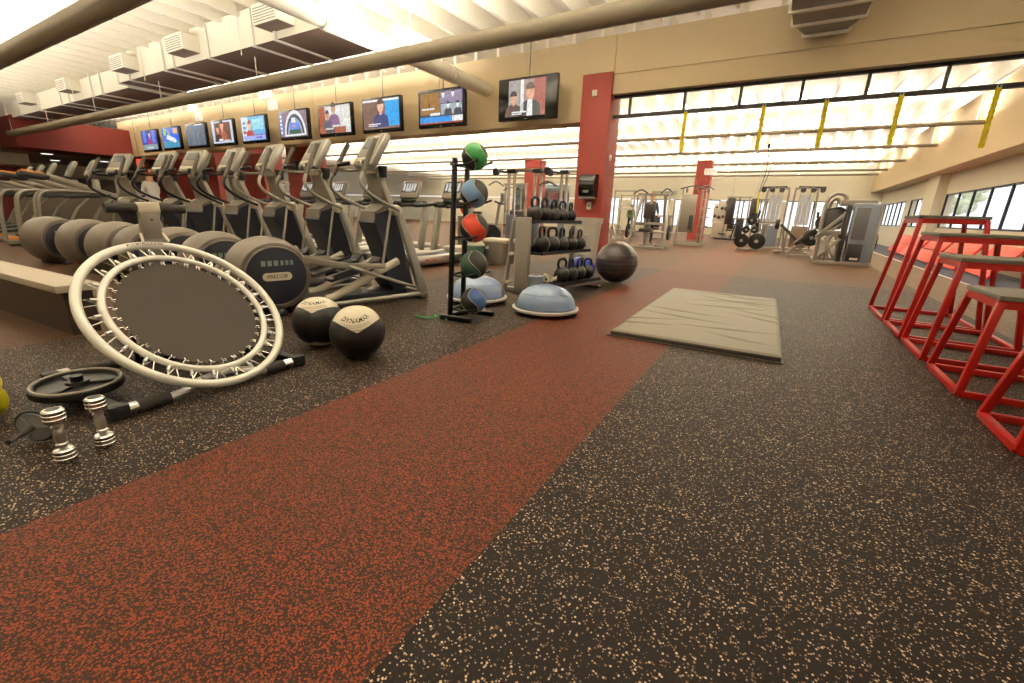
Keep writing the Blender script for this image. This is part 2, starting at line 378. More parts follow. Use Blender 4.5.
# ------------------------------------------------------------------ lights
def area(loc, sx, sy, power, col, up=True):
    l = bpy.data.lights.new('uplight_or_fill_lamp', 'AREA'); l.shape = 'RECTANGLE'; l.size = sx; l.size_y = sy; l.energy = power; l.color = col
    o = bpy.data.objects.new('uplight_or_fill_lamp', l); C.objects.link(o); o.location = loc
    if up: o.rotation_euler = (PI,0,0)
    return o
WARM = (1,.945,.86)
def uplight(y, z, xa, xb, r, power, label):
    o = thing('linear_uplight', label, 'light', ((xa+xb)/2, y, z), 0, 'long linear uplights under the ceiling'); L = (xb-xa)/2
    b = MB(); n = 14      # open-topped half-round trough
    pr = [(r*math.cos(a), r*math.sin(a)) for a in [PI+PI*i/n for i in range(n+1)]]+[(r*.98,r*.35),(r*.86,r*.35),(r*.8,-r*.2),(-r*.8,-r*.2),(-r*.86,r*.35),(-r*.98,r*.35)]
    b.prism(pr, -L, L, 'x'); b.build('housing', mat('taupe_fixture_paint', hexc(150,139,120), .45), o)
    if y > 4 and r > .1: MB().box((0,r*.96,r*.55),(2*L-.2,.012,.07)).build('reflector', M_white, o)
    MB().box((0,0,-r*.1),(2*L-.1,r*1.3,.01)).build('lamp_strip', emis((1,.93,.8),2.), o)
    k = max(2, int(L*2/3.2))
    for i in range(k+1):
        xx = -L+.15+(2*L-.3)*i/k; top = .4 if (abs(y-4.87) < .1 and xx+(xa+xb)/2 < -6) else .35 if y < 5 and abs(xx+(xa+xb)/2-.04) < .6 else CZ-z-.2
        MB().cyl((xx,0,-r*.2),(xx,0,top),.008,n=6).build('hanger', M_white, o)
    m = 3 if L > 6 else 2
    if y == 4.87: area((-1.6,y,z+r*.45),8,r*1.1,power*.5,WARM); area((-14.5,7.1,3.5),17,.15,power*.5,WARM); m = 0  # second lamp has no fixture, added to brighten the ceiling at left
    for i in range(m): area(((xa+xb)/2-L+2*L*(i+.5)/m, y, z+r*.45), 2*L/m*.96, r*1.1, power/m, WARM)
uplight(4.87,2.9,-22.2,2.6,.12,1150,'long cream linear uplight crossing in front of the televisions')
uplight(2.37,2.9,-21.,.5,.12,1050,'long cream linear uplight nearest the camera at the top left corner')
FN = ['nearest','second nearest','third nearest','fourth nearest','second farthest','farthest']
for i, (y, p) in enumerate(((15.6,1900),(19.4,1900),(23.6,1900),(27.2,1500),(29.6,900))):
    uplight(y,3.4,-26,3.7,.07,p,'thin linear uplight in the far room, %s beyond the transom' % ['nearest','second','third','fourth','farthest'][i])
area((-8,11.4,3.4),24,.2,1900,WARM); area((-8,-1,3.2),24,.3,620,WARM); area((-40,18,3.4),20,1,1800,WARM)  # added fill lamps without fixtures: far room, above the camera, far left
wd = bpy.data.worlds.new('sky'); SC.world = wd; wd.use_nodes = True
bg = wd.node_tree.nodes['Background']; bg.inputs[0].default_value = (.93,.96,1,1); bg.inputs[1].default_value = 1.6
# outside the windows
o = MB().quad((4.5,-10,-.15),(60,-10,-.15),(60,70,-.15),(4.5,70,-.15)).quad((-40,31.3,-.15),(4.5,31.3,-.15),(4.5,70,-.15),(-40,70,-.15)).build('ground', mat('pale_concrete', hexc(200,198,190), .8, 0, .08, .6), smooth=False); struct(o)
M_leaf = mat('tree_leaves', hexc(214,220,190), .7, 0, .15, 3); M_bark = mat('tree_bark', hexc(110,94,78), .8, 0, .2)
def tree(x, y, h, label):
    t = thing('tree', label, 'tree', (x,y,-.15), 0, 'trees outside the right hand windows')
    MB().tube(spl([(0,0,0),(.1,0,h*.3),(0,.1,h*.65)]),[.16]*6+[.12]*7,8).build('trunk', M_bark, t)
    cr = MB()
    for i in range(90):
        a, b_, q = random.uniform(0,2*PI), random.uniform(-1,1), random.uniform(.35,1)**.5
        pp = Vector((math.cos(a)*math.sqrt(1-b_*b_)*h*.34*q, math.sin(a)*math.sqrt(1-b_*b_)*h*.34*q, h*.68+b_*h*.3*q))
        cr.ball(pp, random.uniform(.05,.1)*h, 6, (1,1,.7))
    cr.build('crown', M_leaf, t)
for i, (x, y, h) in enumerate(((12,26,5.),(13.5,35,5.6),(10.5,47,5.2),(14,21,4.8))):
    tree(x,y,h,['leafy tree outside seen through the middle window panes','leafy tree outside seen through the window panes above the tallest red box','leafy tree outside the far end of the window strip','leafy tree outside the nearest window panes at the frame edge'][i])

# ------------------------------------------------------------------ ducts
d = thing('supply_duct','long white rectangular air duct with brown underside above the televisions','duct',(0,0,0))
def duct_box(x0,x1,y0,y1,z0,z1,nm):
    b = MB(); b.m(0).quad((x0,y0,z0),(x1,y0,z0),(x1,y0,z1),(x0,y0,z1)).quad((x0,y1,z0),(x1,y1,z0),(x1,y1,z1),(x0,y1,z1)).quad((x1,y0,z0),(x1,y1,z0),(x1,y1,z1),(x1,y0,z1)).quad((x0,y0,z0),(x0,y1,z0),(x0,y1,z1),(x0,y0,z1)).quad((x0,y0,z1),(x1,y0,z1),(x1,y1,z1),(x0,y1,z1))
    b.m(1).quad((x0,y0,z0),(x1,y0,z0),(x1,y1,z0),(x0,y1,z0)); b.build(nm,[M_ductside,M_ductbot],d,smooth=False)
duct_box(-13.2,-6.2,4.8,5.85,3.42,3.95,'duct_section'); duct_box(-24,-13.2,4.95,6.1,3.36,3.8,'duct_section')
for xx in (-6.2,-7.3,-7.9,-9.3,-10.6,-11.0,-12.6,-13.2,-14.6,-15.2,-16.8,-17.4,-19.2,-21,-22.5):
    yy0, yy1, zz = (4.78,5.87,3.41) if xx > -13.3 else (4.93,6.12,3.35)
    MB().box((xx,(yy0+yy1)/2,zz),(.05,yy1-yy0,.03)).box((xx,yy0,zz+.27),(.05,.03,.5)).build('flange', M_white, d)
for xx in (-7.1,-9.9,-12.4,-16.2,-19.6):
    q = MB().box((0,0,0),(.62,.3,.26),bev=.01).build('diffuser', M_ductside, d); q.location = (xx,4.66 if xx > -13 else 4.8,3.66)
    g = MB()
    for i in range(6): g.box((0,-.155,-.1+i*.035),(.54,.012,.01))
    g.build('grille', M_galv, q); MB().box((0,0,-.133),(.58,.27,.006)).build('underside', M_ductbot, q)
for xx in (-8.2,-11.8,-15.8,-20.2): MB().cyl((xx,4.74,3.3),(xx,4.74,4.15),.008,n=6).build('hanger', M_white, d)
t = thing('round_duct','smooth white round duct running into the tan header between televisions','duct',(-5.5,0,3.26))
MB().tube([(0,0,0),(0,8.0,0)],.125,20).build('duct_pipe', M_ductside, t)
for yy in (4.3,6.9): MB().lathe([(.128,-.03),(.14,-.03),(.14,.03),(.128,.03)],20,T(Vector((0,yy,0))) @ rotX(PI/2)).cyl((0,yy,.13),(0,yy,.9),.012,n=6).build('hanger_ring', M_white, t)
t = thing('galvanised_duct','grey stepped galvanised duct hanging by the tan header at the top right','duct',(.04,0,3.35))
b = MB()
secs = [(0,.40,.0),(6.9,.39,.0),(7.36,.37,.0),(7.8,.24,.02),(7.98,.235,.02)]
rg = []
for y, hw, dz in secs: rg.append([b.bm.verts.new(q) for q in ((-hw,y,dz),(hw,y,dz),(hw,y,.4),(-hw,y,.4))])
for A, B in zip(rg, rg[1:]):
    for j in range(4): b._f([A[j],A[(j+1)%4],B[(j+1)%4],B[j]])
b._f(rg[0]); b._f(rg[-1]); b.build('duct_body', M_galv, t, smooth=False)
for y, hw in ((5.6,.42),(6.3,.42),(6.9,.42),(7.36,.39),(7.8,.26)):
    MB().box((0,y,-.01),(hw*2,.04,.035)).box((-hw,y,.2),(.02,.04,.4)).box((hw,y,.2),(.02,.04,.4)).build('flange', M_ductside, t)

SC.view_settings.view_transform = 'Standard'; SC.view_settings.look = 'None'; SC.view_settings.exposure = 0.; SC.view_settings.gamma = 1.
# ================================================================== NEAR THINGS
# ---- rebounder (tilted round trampoline with a T-shaped foam handle)
rb = thing('rebounder','round white-rimmed trampoline rebounder tilted on a floor frame with foam grips','trampoline',(-2.684,1.10,0))
cz = .372; th, ph = .757, 1.407
nrm = Vector((math.cos(th)*math.sin(ph), math.cos(th)*math.cos(ph), math.sin(th)))
aa = nrm.cross(Vector((0,0,1))).normalized(); bb = nrm.cross(aa)      # bb points down along the slope? fix so that it points up
if bb.z < 0: bb = -bb; aa = -aa
RO_, RI = .460, .370
c0 = Vector((0,0,cz))
def rp(r, a, h=0): return c0+aa*(r*math.cos(a))+bb*(r*math.sin(a))+nrm*h
def ring(r, t, n=72, h=0): return MB().tube([rp(r,2*PI*i/n,h) for i in range(n)], t, 14, closed=True)
ring(RO_,.0215).build('outer_rim', M_ring, rb); ring(RI,.0165).build('inner_rim', M_ring, rb)
m_ = MB(); n = 64
for k, (r0, r1) in enumerate(((0,.12),(.12,.24),(.24,.327))):
    for i in range(n):
        a0, a1 = 2*PI*i/n, 2*PI*(i+1)/n
        q = [m_.bm.verts.new(rp(r_, a_, -.012*(1-(r_/.33)**2))) for r_, a_ in ((r0,a0),(r1,a0),(r1,a1),(r0,a1))]
        m_._f(q if r0 else [q[0],q[1],q[2]])
bmesh.ops.remove_doubles(m_.bm, verts=m_.bm.verts, dist=1e-4)
m_.build('mat', M_tramp, rb)
hk = MB(); ns = 36
for i in range(ns):      # wire hooks from the inner rim to the mat, V wires and spring sleeves between the rims
    a = 2*PI*(i+.5)/ns
    hk.tube(spl([rp(.352,a-.03,.004),rp(.338,a-.02,.012),rp(.333,a,.006),rp(.338,a+.025,.012),rp(.322,a+.03,.004)],3),.0026,5)
    hk.tube([rp(.333,a,.006),rp(.318,a-.02,.004)],.0026,5)
ho = hk.build('wire_hooks', M_chrome, rb); ho['kind'] = 'stuff'
for i in range(26):
    a = 2*PI*(i+.3)/26
    s_ = MB().cyl(rp(.378,a),rp(.41,a+.006),.0085,n=10); s_.build('spring_sleeve', M_steel, rb)
vw = MB()
for i in range(26):
    a = 2*PI*(i+.3)/26
    vw.tube([rp(.378,a+.07),rp(.434,a+.02)],.003,5).tube([rp(.41,a+.006),rp(.434,a+.02)],.003,5).tube([rp(.378,a+.07),rp(.434,a+.12)],.003,5)
vo_ = vw.build('tension_wires', M_chrome, rb); vo_['kind'] = 'stuff'
aT = PI/2
def onrim(co): # wrap letters round the top of the rim tube
    a = aT - co.x/RO_; w = co.y/.0222-.22
    return rp(RO_, a)+(nrm*math.cos(w)+(rp(1,a)-rp(0,a))*math.sin(w))*(.0224+co.z*.5)
text('lettering','PLYOREBOUNDER',.022,M_text_brown,rb,Matrix.Identity(4),fit=onrim)
# frame on the floor (local coordinates: origin at (-2.684,1.10,0))
X0, X1, Y0, Y1 = -.50, .27, -.46, .37
MB().tube(spl([(X1,-.33,.03),(X1,-.26,.03),(X1-.01,-.19,.036),(X1-.05,-.12,.05),(X1-.07,0.,.055),(X1-.05,.1,.05),(X1,.17,.035),(X1,.22,.03)],5),.0215,12).build('front_tube', M_steel, rb)
for y0, y1 in ((-.40,-.27),(.2,.31)): MB().cyl((X1,y0,.032),(X1,y1,.032),.029,n=16).build('foam_grip', M_foam, rb)
for y0, y1 in ((-.435,-.40),(.31,.36)): MB().cyl((X1,y0,.032),(X1,y1,.032),.0275,n=16).build('chrome_collar', M_chrome, rb)
for xx, yy in ((X1,-.47),(X1,.40),(X0+.03,-.5)): MB().box((xx,yy,.034),(.062,.075,.064),bev=.008).build('end_block', M_black, rb)
MB().bar((X1,-.47,.034),(X0+.03,-.5,.034),.05,.045,bev=.004).build('side_bar', M_blackmetal, rb)
MB().bar((X1,.4,.034),(X0+.03,.36,.034),.05,.045,bev=.004).build('side_bar', M_blackmetal, rb)
MB().cyl((X0+.03,-.44,.036),(X0+.03,.36,.036),.027,n=14).build('rear_foam_bar', M_foam, rb)
MB().box((X0+.03,-.455,.036),(.05,.05,.06),bev=.004).build('bracket', M_steel, rb)
top = rp(RO_,PI/2)
mast = MB().bar((X0+.12,-.02,.05),(top.x-.035,.01,.80),.085,.05,(1,0,0),bev=.01).build('mast', M_frame2, rb)
MB().bar((X0+.1,-.03,.045),(X0+.03,-.03,.045),.09,.05,bev=.005).build('mast_foot', M_blackmetal, rb)
hb = Vector((top.x-.035,.015,.905))
MB().bar((top.x-.035,.01,.74),(top.x-.035,.015,.895),.092,.056,(1,0,0),bev=.012).build('mast_sleeve', M_frame2, rb)
MB().box(hb,(.06,.108,.062),bev=.014).build('handle_block', M_cream, rb)
MB().cyl(hb+Vector((0,.05,0)),hb+Vector((0,.178,-.003)),.025,n=18).build('foam_roller', M_foam, rb)
MB().cyl(hb+Vector((0,-.05,0)),hb+Vector((0,-.185,-.003)),.025,n=18).build('foam_roller', M_foam, rb)
MB().cyl(hb+Vector((.032,0,-.06)),hb+Vector((.026,0,-.06)),.006,n=8).build('bolt', M_dark, rb)
for sy in (-1,1): MB().bar((top.x-.03,.01+sy*.05,.77),(top.x+.01,.01+sy*.06,.725),.012,.012).build('clamp_strut', M_cream, rb)
for ang in (1.25,PI-1.25): MB().tube([rp(RO_,ang),(X0+.1,rp(RO_,ang).y*.8,.05)],.012,8).build('rear_strut', M_blackmetal, rb)

# ---- weight plate lying on the frame
pl = thing('weight_plate','large black iron weight plate lying flat on the trampoline frame','weight plate',(-2.775,.605,.062)); pl.rotation_euler = (R(2),R(2),.6); pl.scale = (.8,.8,.95)
MB().lathe([(.026,.004),(.05,0),(.2,0),(.212,.008),(.215,.02),(.212,.04),(.2,.046),(.185,.044),(.178,.026),(.06,.026),(.05,.046),(.026,.046),(.026,.004)],48).build('plate_body', M_iron, pl)
for k in range(3): MB().box((.112*math.cos(2.09*k+.5),.112*math.sin(2.09*k+.5),.033),(.11,.045,.012),rotZ(2.09*k+.5),bev=.004).build('spoke', M_iron, pl)
rim = MB().tube([(.2*math.cos(2*PI*i/48),.2*math.sin(2*PI*i/48),.0455) for i in range(48)],.006,6,closed=True).build('worn_edge', mat('worn_iron_edge', hexc(170,160,146), .4, .2), pl)
MB().cyl((0,0,.03),(0,0,.075),.03,.03,n=16).build('hub_pin', M_iron, pl)
# ---- ab wheel
ab = thing('ab_wheel','grey ab roller wheel with black handle lying tilted beside the chrome dumbbells','exercise wheel',(-2.40,.375,.075))
zax = Vector((.58,-.72,-.06)).normalized(); yax = zax.cross(Vector((1,0,0))).normalized(); wm = frame_mt((0,0,0), yax.cross(zax), yax)
MB().lathe([(.012,-.022),(.03,-.024),(.06,-.012),(.08,-.016),(.084,0),(.08,.016),(.06,.012),(.03,.024),(.012,.022)],40,wm).build('wheel_disc', M_wheelgrey, ab)
MB().tube([wm @ Vector((.086*math.cos(2*PI*i/40),.086*math.sin(2*PI*i/40),0)) for i in range(40)],.0105,8,closed=True).build('tyre', M_black, ab)
ab.scale = (.74,.74,.74)
sp = MB()
for k in range(3): sp.bar(wm @ Vector((.02*math.cos(2.09*k),.02*math.sin(2.09*k),.02)), wm @ Vector((.075*math.cos(2.09*k),.075*math.sin(2.09*k),.016)),.02,.006)
sp.build('spoke_ribs', mat('mid_grey_plastic', hexc(120,118,116), .35), ab)
for s in (1,-1): MB().cyl(wm @ Vector((0,0,.018*s)), wm @ Vector((0,0,.16*s)),.0125,.014,n=14).build('handle', M_foam, ab)
# ---- chrome dumbbells standing on end
db = thing('dumbbell','chrome dumbbell standing on end, nearer the floor wheel and frontmost','dumbbell',(-2.15,.385,0),.3,'chrome dumbbells on end')
for z0 in (0,.158):
    MB().lathe([(0,z0),(.027,z0),(.0315,z0+.003),(.0325,z0+.012),(.0325,z0+.018),(.0305,z0+.02),(.0305,z0+.0215),(.0325,z0+.0235),(.0325,z0+.034),(.0305,z0+.036),(.0305,z0+.0375),(.032,z0+.0395),(.032,z0+.048),(.027,z0+.053),(.016,z0+.054),(0,z0+.054)],32).build('head', M_chrome, db)
MB().lathe([(.0125,.05),(.0125,.066),(.018,.068),(.018,.074),(.0135,.078),(.0175,.09),(.0185,.106),(.0175,.122),(.0135,.134),(.018,.138),(.018,.144),(.0125,.146),(.0125,.162)],24).build('grip', M_steel, db)
MB().lathe([(.012,.2122),(.019,.2126),(.02,.2121)],20).build('end_ring', M_dark, db)
dup(db,(-2.165,.505,0),.9,'chrome dumbbell standing on end beside the black weight plate')
# ---- yellow medicine balls at the frame edge
yb = thing('yellow_ball','smooth yellow ball in front at the left picture edge','ball',(-2.82,.295,.0),-.2,'yellow balls on the floor')
MB().ball((0,0,.092),.092,32).build('ball_body', M_yellow, yb); MB().lathe([(0,.001),(.012,0),(.014,.003)],12,T(Vector((.088,0,.11))) @ rotY(1.4)).build('valve', M_dark, yb)
dup(yb,(-3.11,.33,0),.4,'smooth yellow ball behind the other yellow ball at the left picture edge')
# ---- wall balls
def wall_ball(loc, r, rz, tilt, label, txt):
    o = thing('wall_ball', label, 'medicine ball', loc, rz, 'black and cream leather wall balls')
    mt = rotX(tilt)
    inv = mt.inverted()
    def fn(d):
        q = inv @ Vector(d)
        return 1 if abs(q.z) > 1.02*max(abs(q.x+q.y),abs(q.x-q.y))/math.sqrt(2) else 0
    b = MB().ball((0,0,r),r,220,(1,1,1),fn); b.build('cover', [M_leather,M_offwhite], o)
    s = MB()
    for k in range(4):
        a0 = k*PI/2
        s.tube([Vector((0,0,r))+mt @ Vector((r*1.0005*math.cos(a0)*math.cos(t),r*1.0005*math.sin(a0)*math.cos(t),r*1.0005*math.sin(t))) for t in [(-.62+1.24*i/16) for i in range(17)]],.0016,5)
    s.build('seam', M_black, o)
    def wrap(co):
        u = co.x/r*1.75; v = 1.08+(co.y+.1*co.x)/r
        return Vector((0,0,r))+mt @ (Vector((math.sin(u)*math.cos(v)*1,-math.cos(u)*math.cos(v),math.sin(v)))*(r*1.003))
    if txt:
        text('lettering',txt,.044,M_text_black,o,Matrix.Identity(4),fit=wrap,bold=.015)
        for k, (w_, yy) in enumerate(((.15,-.032),(.17,-.044),(.1,-.062))):
            l = MB(); l.tube([wrap(Vector((-w_/2+w_*i/10,yy,0))) for i in range(11)],.0011,4); l.build('print_line', M_text_black, o)
    return o
wall_ball((-2.245,1.83,0),.172,R(50),.42,'black and cream wall ball in front, black lettering on its cream top','DYNAMAX')
wall_ball((-2.665,1.85,0),.172,R(40),.06,'black and cream wall ball behind, between the trampoline and the other wall ball','DYNAMAX')
# ---- bosu balance domes
def dome(loc, rz, label):
    o = thing('balance_dome', label, 'balance trainer', loc, rz, 'blue half-ball balance trainers')
    MB().lathe([(0,.03),(.30,.03),(.325,.036),(.331,.046),(.329,.06),(.312,.066),(.3,.066)],56).build('platform', mat('pale_grey_platform', hexc(176,172,166), .4), o)
    MB().lathe([(.302,.06),(.303,.075),(.296,.11),(.275,.16),(.24,.205),(.19,.245),(.13,.27),(.06,.283),(0,.286)],56).build('dome', M_blueball, o)
    for q in (.085,.205):
        rr = .3025 if q < .1 else .2405
        MB().tube([(rr*math.cos(2*PI*i/56),rr*math.sin(2*PI*i/56),q) for i in range(56)],.003,5,closed=True).build('raised_ring', M_blueball, o)
    for k in range(6): MB().cyl((.22*math.cos(k*1.047),.22*math.sin(k*1.047),0),(.22*math.cos(k*1.047),.22*math.sin(k*1.047),.032),.02,n=10).build('foot', M_black, o)
    return o
dome((-1.88,3.82,0),.2,'blue half-ball balance trainer in front of the kettlebell rack')
o2 = dome((-2.74,3.86,0),.9,'blue half-ball balance trainer behind the black ball rack')
# ---- medicine ball tree
rk = thing('ball_rack','black upright steel rack holding five medicine balls one above another','ball rack',(-2.5,3.16,0))
MB().bar((.06,-.14,.03),(.10,-.11,1.36),.035,.035,(0,1,0),bev=.003).build('post', M_blackmetal, rk)
MB().bar((-.02,.15,.03),(.02,.17,1.36),.035,.035,(0,1,0),bev=.003).build('post', M_blackmetal, rk)
MB().bar((-.0,-.2,.02),(.06,.22,.02),.04,.04,bev=.003).build('base_bar', M_blackmetal, rk)
for yy in (-.17,.17): MB().bar((-.02,yy,.02),(.3,yy+.03,.02),.05,.04,bev=.003).build('foot', M_blackmetal, rk)
levels = [.075,.385,.70,.99,1.295]
for z in levels:
    for y in (-.1,.1): MB().tube(spl([(.06,y-.02,z+.02),(.2,y-.02,z+.012),(.33,y,z+.05)],5),.0085,8).build('arm', M_blackmetal, rk)
    MB().bar((.07,-.12,z+.02),(.02,.15,z+.02),.02,.02).build('cross_bar', M_blackmetal, rk)
def med_ball(loc, r, ca, cb, rz, label, cs=None):
    o = thing('medicine_ball', label, 'medicine ball', loc, rz, 'medicine balls on the black rack')
    def fn(d):
        a = math.atan2(d.y,d.x)+.55*math.sin(2.2*d.z); return 0 if math.sin(2*a) > 0 else 1
    MB().ball((0,0,0),r,64,(1,1,1),fn).build('shell', [ca,cb], o)
    for k in range(4):
        pts = []
        for i in range(25):
            el = -1.4+2.8*i/24; a = k*PI/2-.55*math.sin(2.2*math.sin(el)); pts.append((r*1.001*math.cos(el)*math.cos(a),r*1.001*math.cos(el)*math.sin(a),r*1.001*math.sin(el)))
        MB().tube(pts,.0028,5).build('seam', M_seam, o)
    return o
bx, by = -2.28, 3.16
r_ = .118
for z, r_, ca, cb, rz, lab in ((levels[4],.108,M_green,M_ballgrey,-.2,'green and black medicine ball on the top tier of the rack'),
  (levels[3],.116,M_ltblue,M_ballgrey,-.8,'pale blue and black medicine ball on the second tier of the rack'),
  (levels[2],.122,M_redrub,M_ballgrey,-.5,'red and black medicine ball on the middle tier of the rack'),
  (levels[1],.122,M_dkgreen,M_ballgrey,-1.25,'dark green medicine ball with pale seams on the fourth tier of the rack'),
  (levels[0],.116,M_midblue,M_ballgrey,.25,'dark blue and black medicine ball on the lowest tier of the rack')):
    med_ball((bx,by,z+.024+math.sqrt(max(0,(r_+.008)**2-.1**2))-.0+.0),r_,ca,cb,rz-1.2,lab)
# bands hanging by the rack
t = thing('resistance_band','red resistance band with handle hanging from the black ball rack','exercise band',(-2.44,3.02,.03))
MB().tube(spl([(0,0,.26),(.008,-.003,.14),(-.006,.0,.03),(.0,.0,.0)],5),.006,6).build('tube', M_redrub, t); MB().cyl((0,0,.0),(0.005,0,.16),.013,n=10).build('grip', M_redrub, t)
t = tag(MB().tube(spl([(-2.78,2.93,.01),(-2.66,2.88,.01),(-2.55,2.95,.012),(-2.62,3.02,.01),(-2.5,3.0,.01),(-2.4,2.93,.01)],6),.006,6).build('jump_rope', M_green), 'thin green cord lying on the floor by the ball rack foot', 'cord')
# ---- kettlebell rack
A0 = Vector((-2.60,4.62,0)); rz = -.17      # shelves run along local y
kr = thing('kettlebell_rack','grey three-shelf rack loaded with black kettlebells beside the red pillar','rack',A0,rz)
Lr = 1.08
MB().box((0,-.02,.45),(.2,.06,.9),bev=.012).build('end_panel', M_frame2, kr)
MB().box((-.02,Lr,.40),(.06,.05,.8),bev=.01).build('end_post', M_frame2, kr)
MB().box((.17,Lr,.2),(.05,.05,.4),bev=.01).build('end_post', M_frame2, kr)
MB().bar((-.24,-.05,.03),(-.13,-.05,.86),.03,.05,(0,1,0),bev=.005).build('rear_brace', M_frame, kr)
for z in (.12,.47): MB().cyl((-.21+.13*z,-.08,z),(-.21+.13*z,-.02,z),.02,n=12).build('knob', M_cream, kr)
MB().bar((-.25,-.02,.03),(.14,-.02,.03),.06,.06,bev=.008).build('foot', M_frame2, kr)
MB().bar((-.2,Lr,.03),(.46,Lr,.03),.06,.05,bev=.008).build('foot', M_chrome, kr)
MB().bar((.3,.06,.07),(.3,Lr-.02,.07),.05,.05,bev=.008).build('rail', M_frame, kr)
shelves = ((.84,-.02,.24),(.485,.14,.26),(.13,.32,.28))
for z, xo, w in shelves:
    MB().box((xo,Lr/2,z),(w,Lr-.02,.018)).box((xo+w/2,Lr/2,z+.012),(.02,Lr-.02,.04)).box((xo-w/2,Lr/2,z+.03),(.015,Lr-.02,.07)).build('shelf', M_blackmetal, kr)
M_k = M_rotk = T(A0) @ rotZ(rz)
kb0 = thing('kettlebell','','kettlebell',(0,0,0),0,'black kettlebells on the grey rack')
MB().lathe([(0,0),(.05,0),(.066,.012),(.088,.055),(.092,.085),(.083,.125),(.06,.155),(.035,.168),(0,.172)],24).build('bell', M_iron, kb0)
MB().tube(spl([(-.04,0,.15),(-.058,0,.195),(-.052,0,.238),(-.025,0,.258),(.025,0,.258),(.052,0,.238),(.058,0,.195),(.04,0,.15)],4),.0165,10).build('handle', M_iron, kb0)
def put_kb(i, first, z, xo, y, s, rr, lab):
    p = M_k @ Vector((xo,y,z)); o = kb0 if first else dup(kb0,p)
    o.location = p; o.rotation_euler = (0,0,rz+rr); o.scale = (s,s,s); o['label'] = lab; return o
ordn = ['nearest the grey end panel','second from the end panel','third from the end panel','fourth from the end panel','fifth from the end panel','sixth from the end panel']
first = True
for sh, (z, xo, n_, ss, y0, dy, nm) in enumerate(((.853,-.02,5,.98,.2,.195,'top'),(.498,.14,5,1.05,.16,.21,'middle'),(.143,.32,4,1.0,.36,.2,'bottom'))):
    for i in range(n_):
        put_kb(i, first, z, xo, y0+dy*i, ss*(1.08-.04*i), random.uniform(1.2,1.9), 'black iron kettlebell on the %s shelf, %s' % (nm, ordn[i])); first = False
# coil of chain-like straps on the bottom shelf
t = thing('strap_coil','tangle of pale straps on the bottom shelf of the kettlebell rack','straps',M_k @ Vector((.3,.14,.145)))
pts = [(.1*math.cos(i*.9)*random.uniform(.5,1),.1*math.sin(i*.9)*random.uniform(.5,1),.02+.09*random.random()) for i in range(26)]
MB().tube(spl(pts,4),.009,6).build('strap', M_seam, t); MB().box((0,0,.012),(.2,.26,.02),bev=.004).build('tray', M_blackmetal, t)
t = thing('foam_roller','short grey upright cylinder standing at the kettlebell rack end','foam roller',(-2.36,4.5,0))
MB().lathe([(0,0),(.085,0),(.09,.006),(.09,.244),(.085,.25),(.04,.25),(.036,.23),(0,.23)],28).build('cylinder', M_greyblue, t)
t = thing('folded_towel','pale folded mat lying on the floor left of the kettlebell rack','mat',(-3.25,4.55,0),.5)
MB().box((0,0,.02),(.32,.5,.03),bev=.012).box((.02,0,.045),(.28,.46,.025),bev=.012).build('fold', M_cream, t)
# ---- balls behind the rack
t = thing('stability_ball','large glossy dark brown stability ball on the floor by the bin','exercise ball',(-1.98,6.28,0))
MB().ball((0,0,.30),.30,48,(1,1,.985)).build('ball_skin', M_ballblack, t)
for k in range(5):
    zz = (k-2)*.06; rr = math.sqrt(.302**2-zz*zz); MB().tube([(rr*math.cos(2*PI*i/48),rr*math.sin(2*PI*i/48),.30+zz*.985) for i in range(48)],.003,4,closed=True).build('ridge', M_ballblack, t)
t = thing('stability_ball','bright blue ball behind the far end of the kettlebell rack','exercise ball',(-2.37,5.92,0))
MB().ball((0,0,.19),.19,40).build('ball_skin', M_bluebright, t); MB().lathe([(0,.002),(.018,.0),(.02,.004)],12,T(Vector((.18,0,.22))) @ rotY(1.4)).build('plug', M_white, t)
# ---- bin against the pillar
t = thing('waste_bin','pale grey tapered waste bin standing against the red pillar','bin',(-2.96,7.32,0),.1)
def taper(b, z0, z1, a0, b0, a1, b1):
    lo = [b.bm.verts.new((sx*a0/2,sy*b0/2,z0)) for sx, sy in ((-1,-1),(1,-1),(1,1),(-1,1))]; hi = [b.bm.verts.new((sx*a1/2,sy*b1/2,z1)) for sx, sy in ((-1,-1),(1,-1),(1,1),(-1,1))]
    b._f(lo[::-1]); b._f(hi)
    for j in range(4): b._f([lo[j],lo[(j+1)%4],hi[(j+1)%4],hi[j]])
    return b
taper(MB(),0,.86,.42,.36,.54,.44).build('bin_body', M_bin, t); taper(MB(),.80,.9,.57,.47,.58,.48).build('rim', M_bin, t)
for k in range(3): MB().box((0,-.20-.018*k,.3+.16*k),(.36,.02,.02),bev=.005).build('moulded_rib', M_bin, t)
# ---- towel dispenser and plates on the pillar
t = thing('paper_towel_dispenser','black paper towel dispenser mounted on the red pillar face','dispenser',(-3.14,7.985,1.25))
MB().prism([(-.01,0),(-.2,.03),(-.235,.1),(-.23,.3),(-.18,.39),(-.01,.4)],-.145,.145,'x').build('cover', M_blackgloss, t)
MB().box((0,-.15,-.005),(.27,.14,.03),bev=.006).build('mouth', M_galv, t); MB().box((0,-.236,.1),(.1,.004,.04)).build('maker_mark', M_galv, t)
t = thing('wall_switch','white switch plate on the red pillar under the dispenser','switch',(-3.14,7.968,1.11)); MB().box((0,0,0),(.085,.012,.13),bev=.003).build('plate', M_white, t); MB().box((0,-.009,0),(.02,.012,.035)).build('toggle', M_dark, t)
t = thing('call_point','round white plate on the right face of the red pillar','wall plate',(-2.893,8.2,1.95)); MB().lathe([(0,.012),(.05,.012),(.06,0)],20,rotY(PI/2)).build('plate', M_white, t); MB().lathe([(0,.016),(.02,.016),(.022,.01)],12,rotY(PI/2)).build('button', M_cream, t)
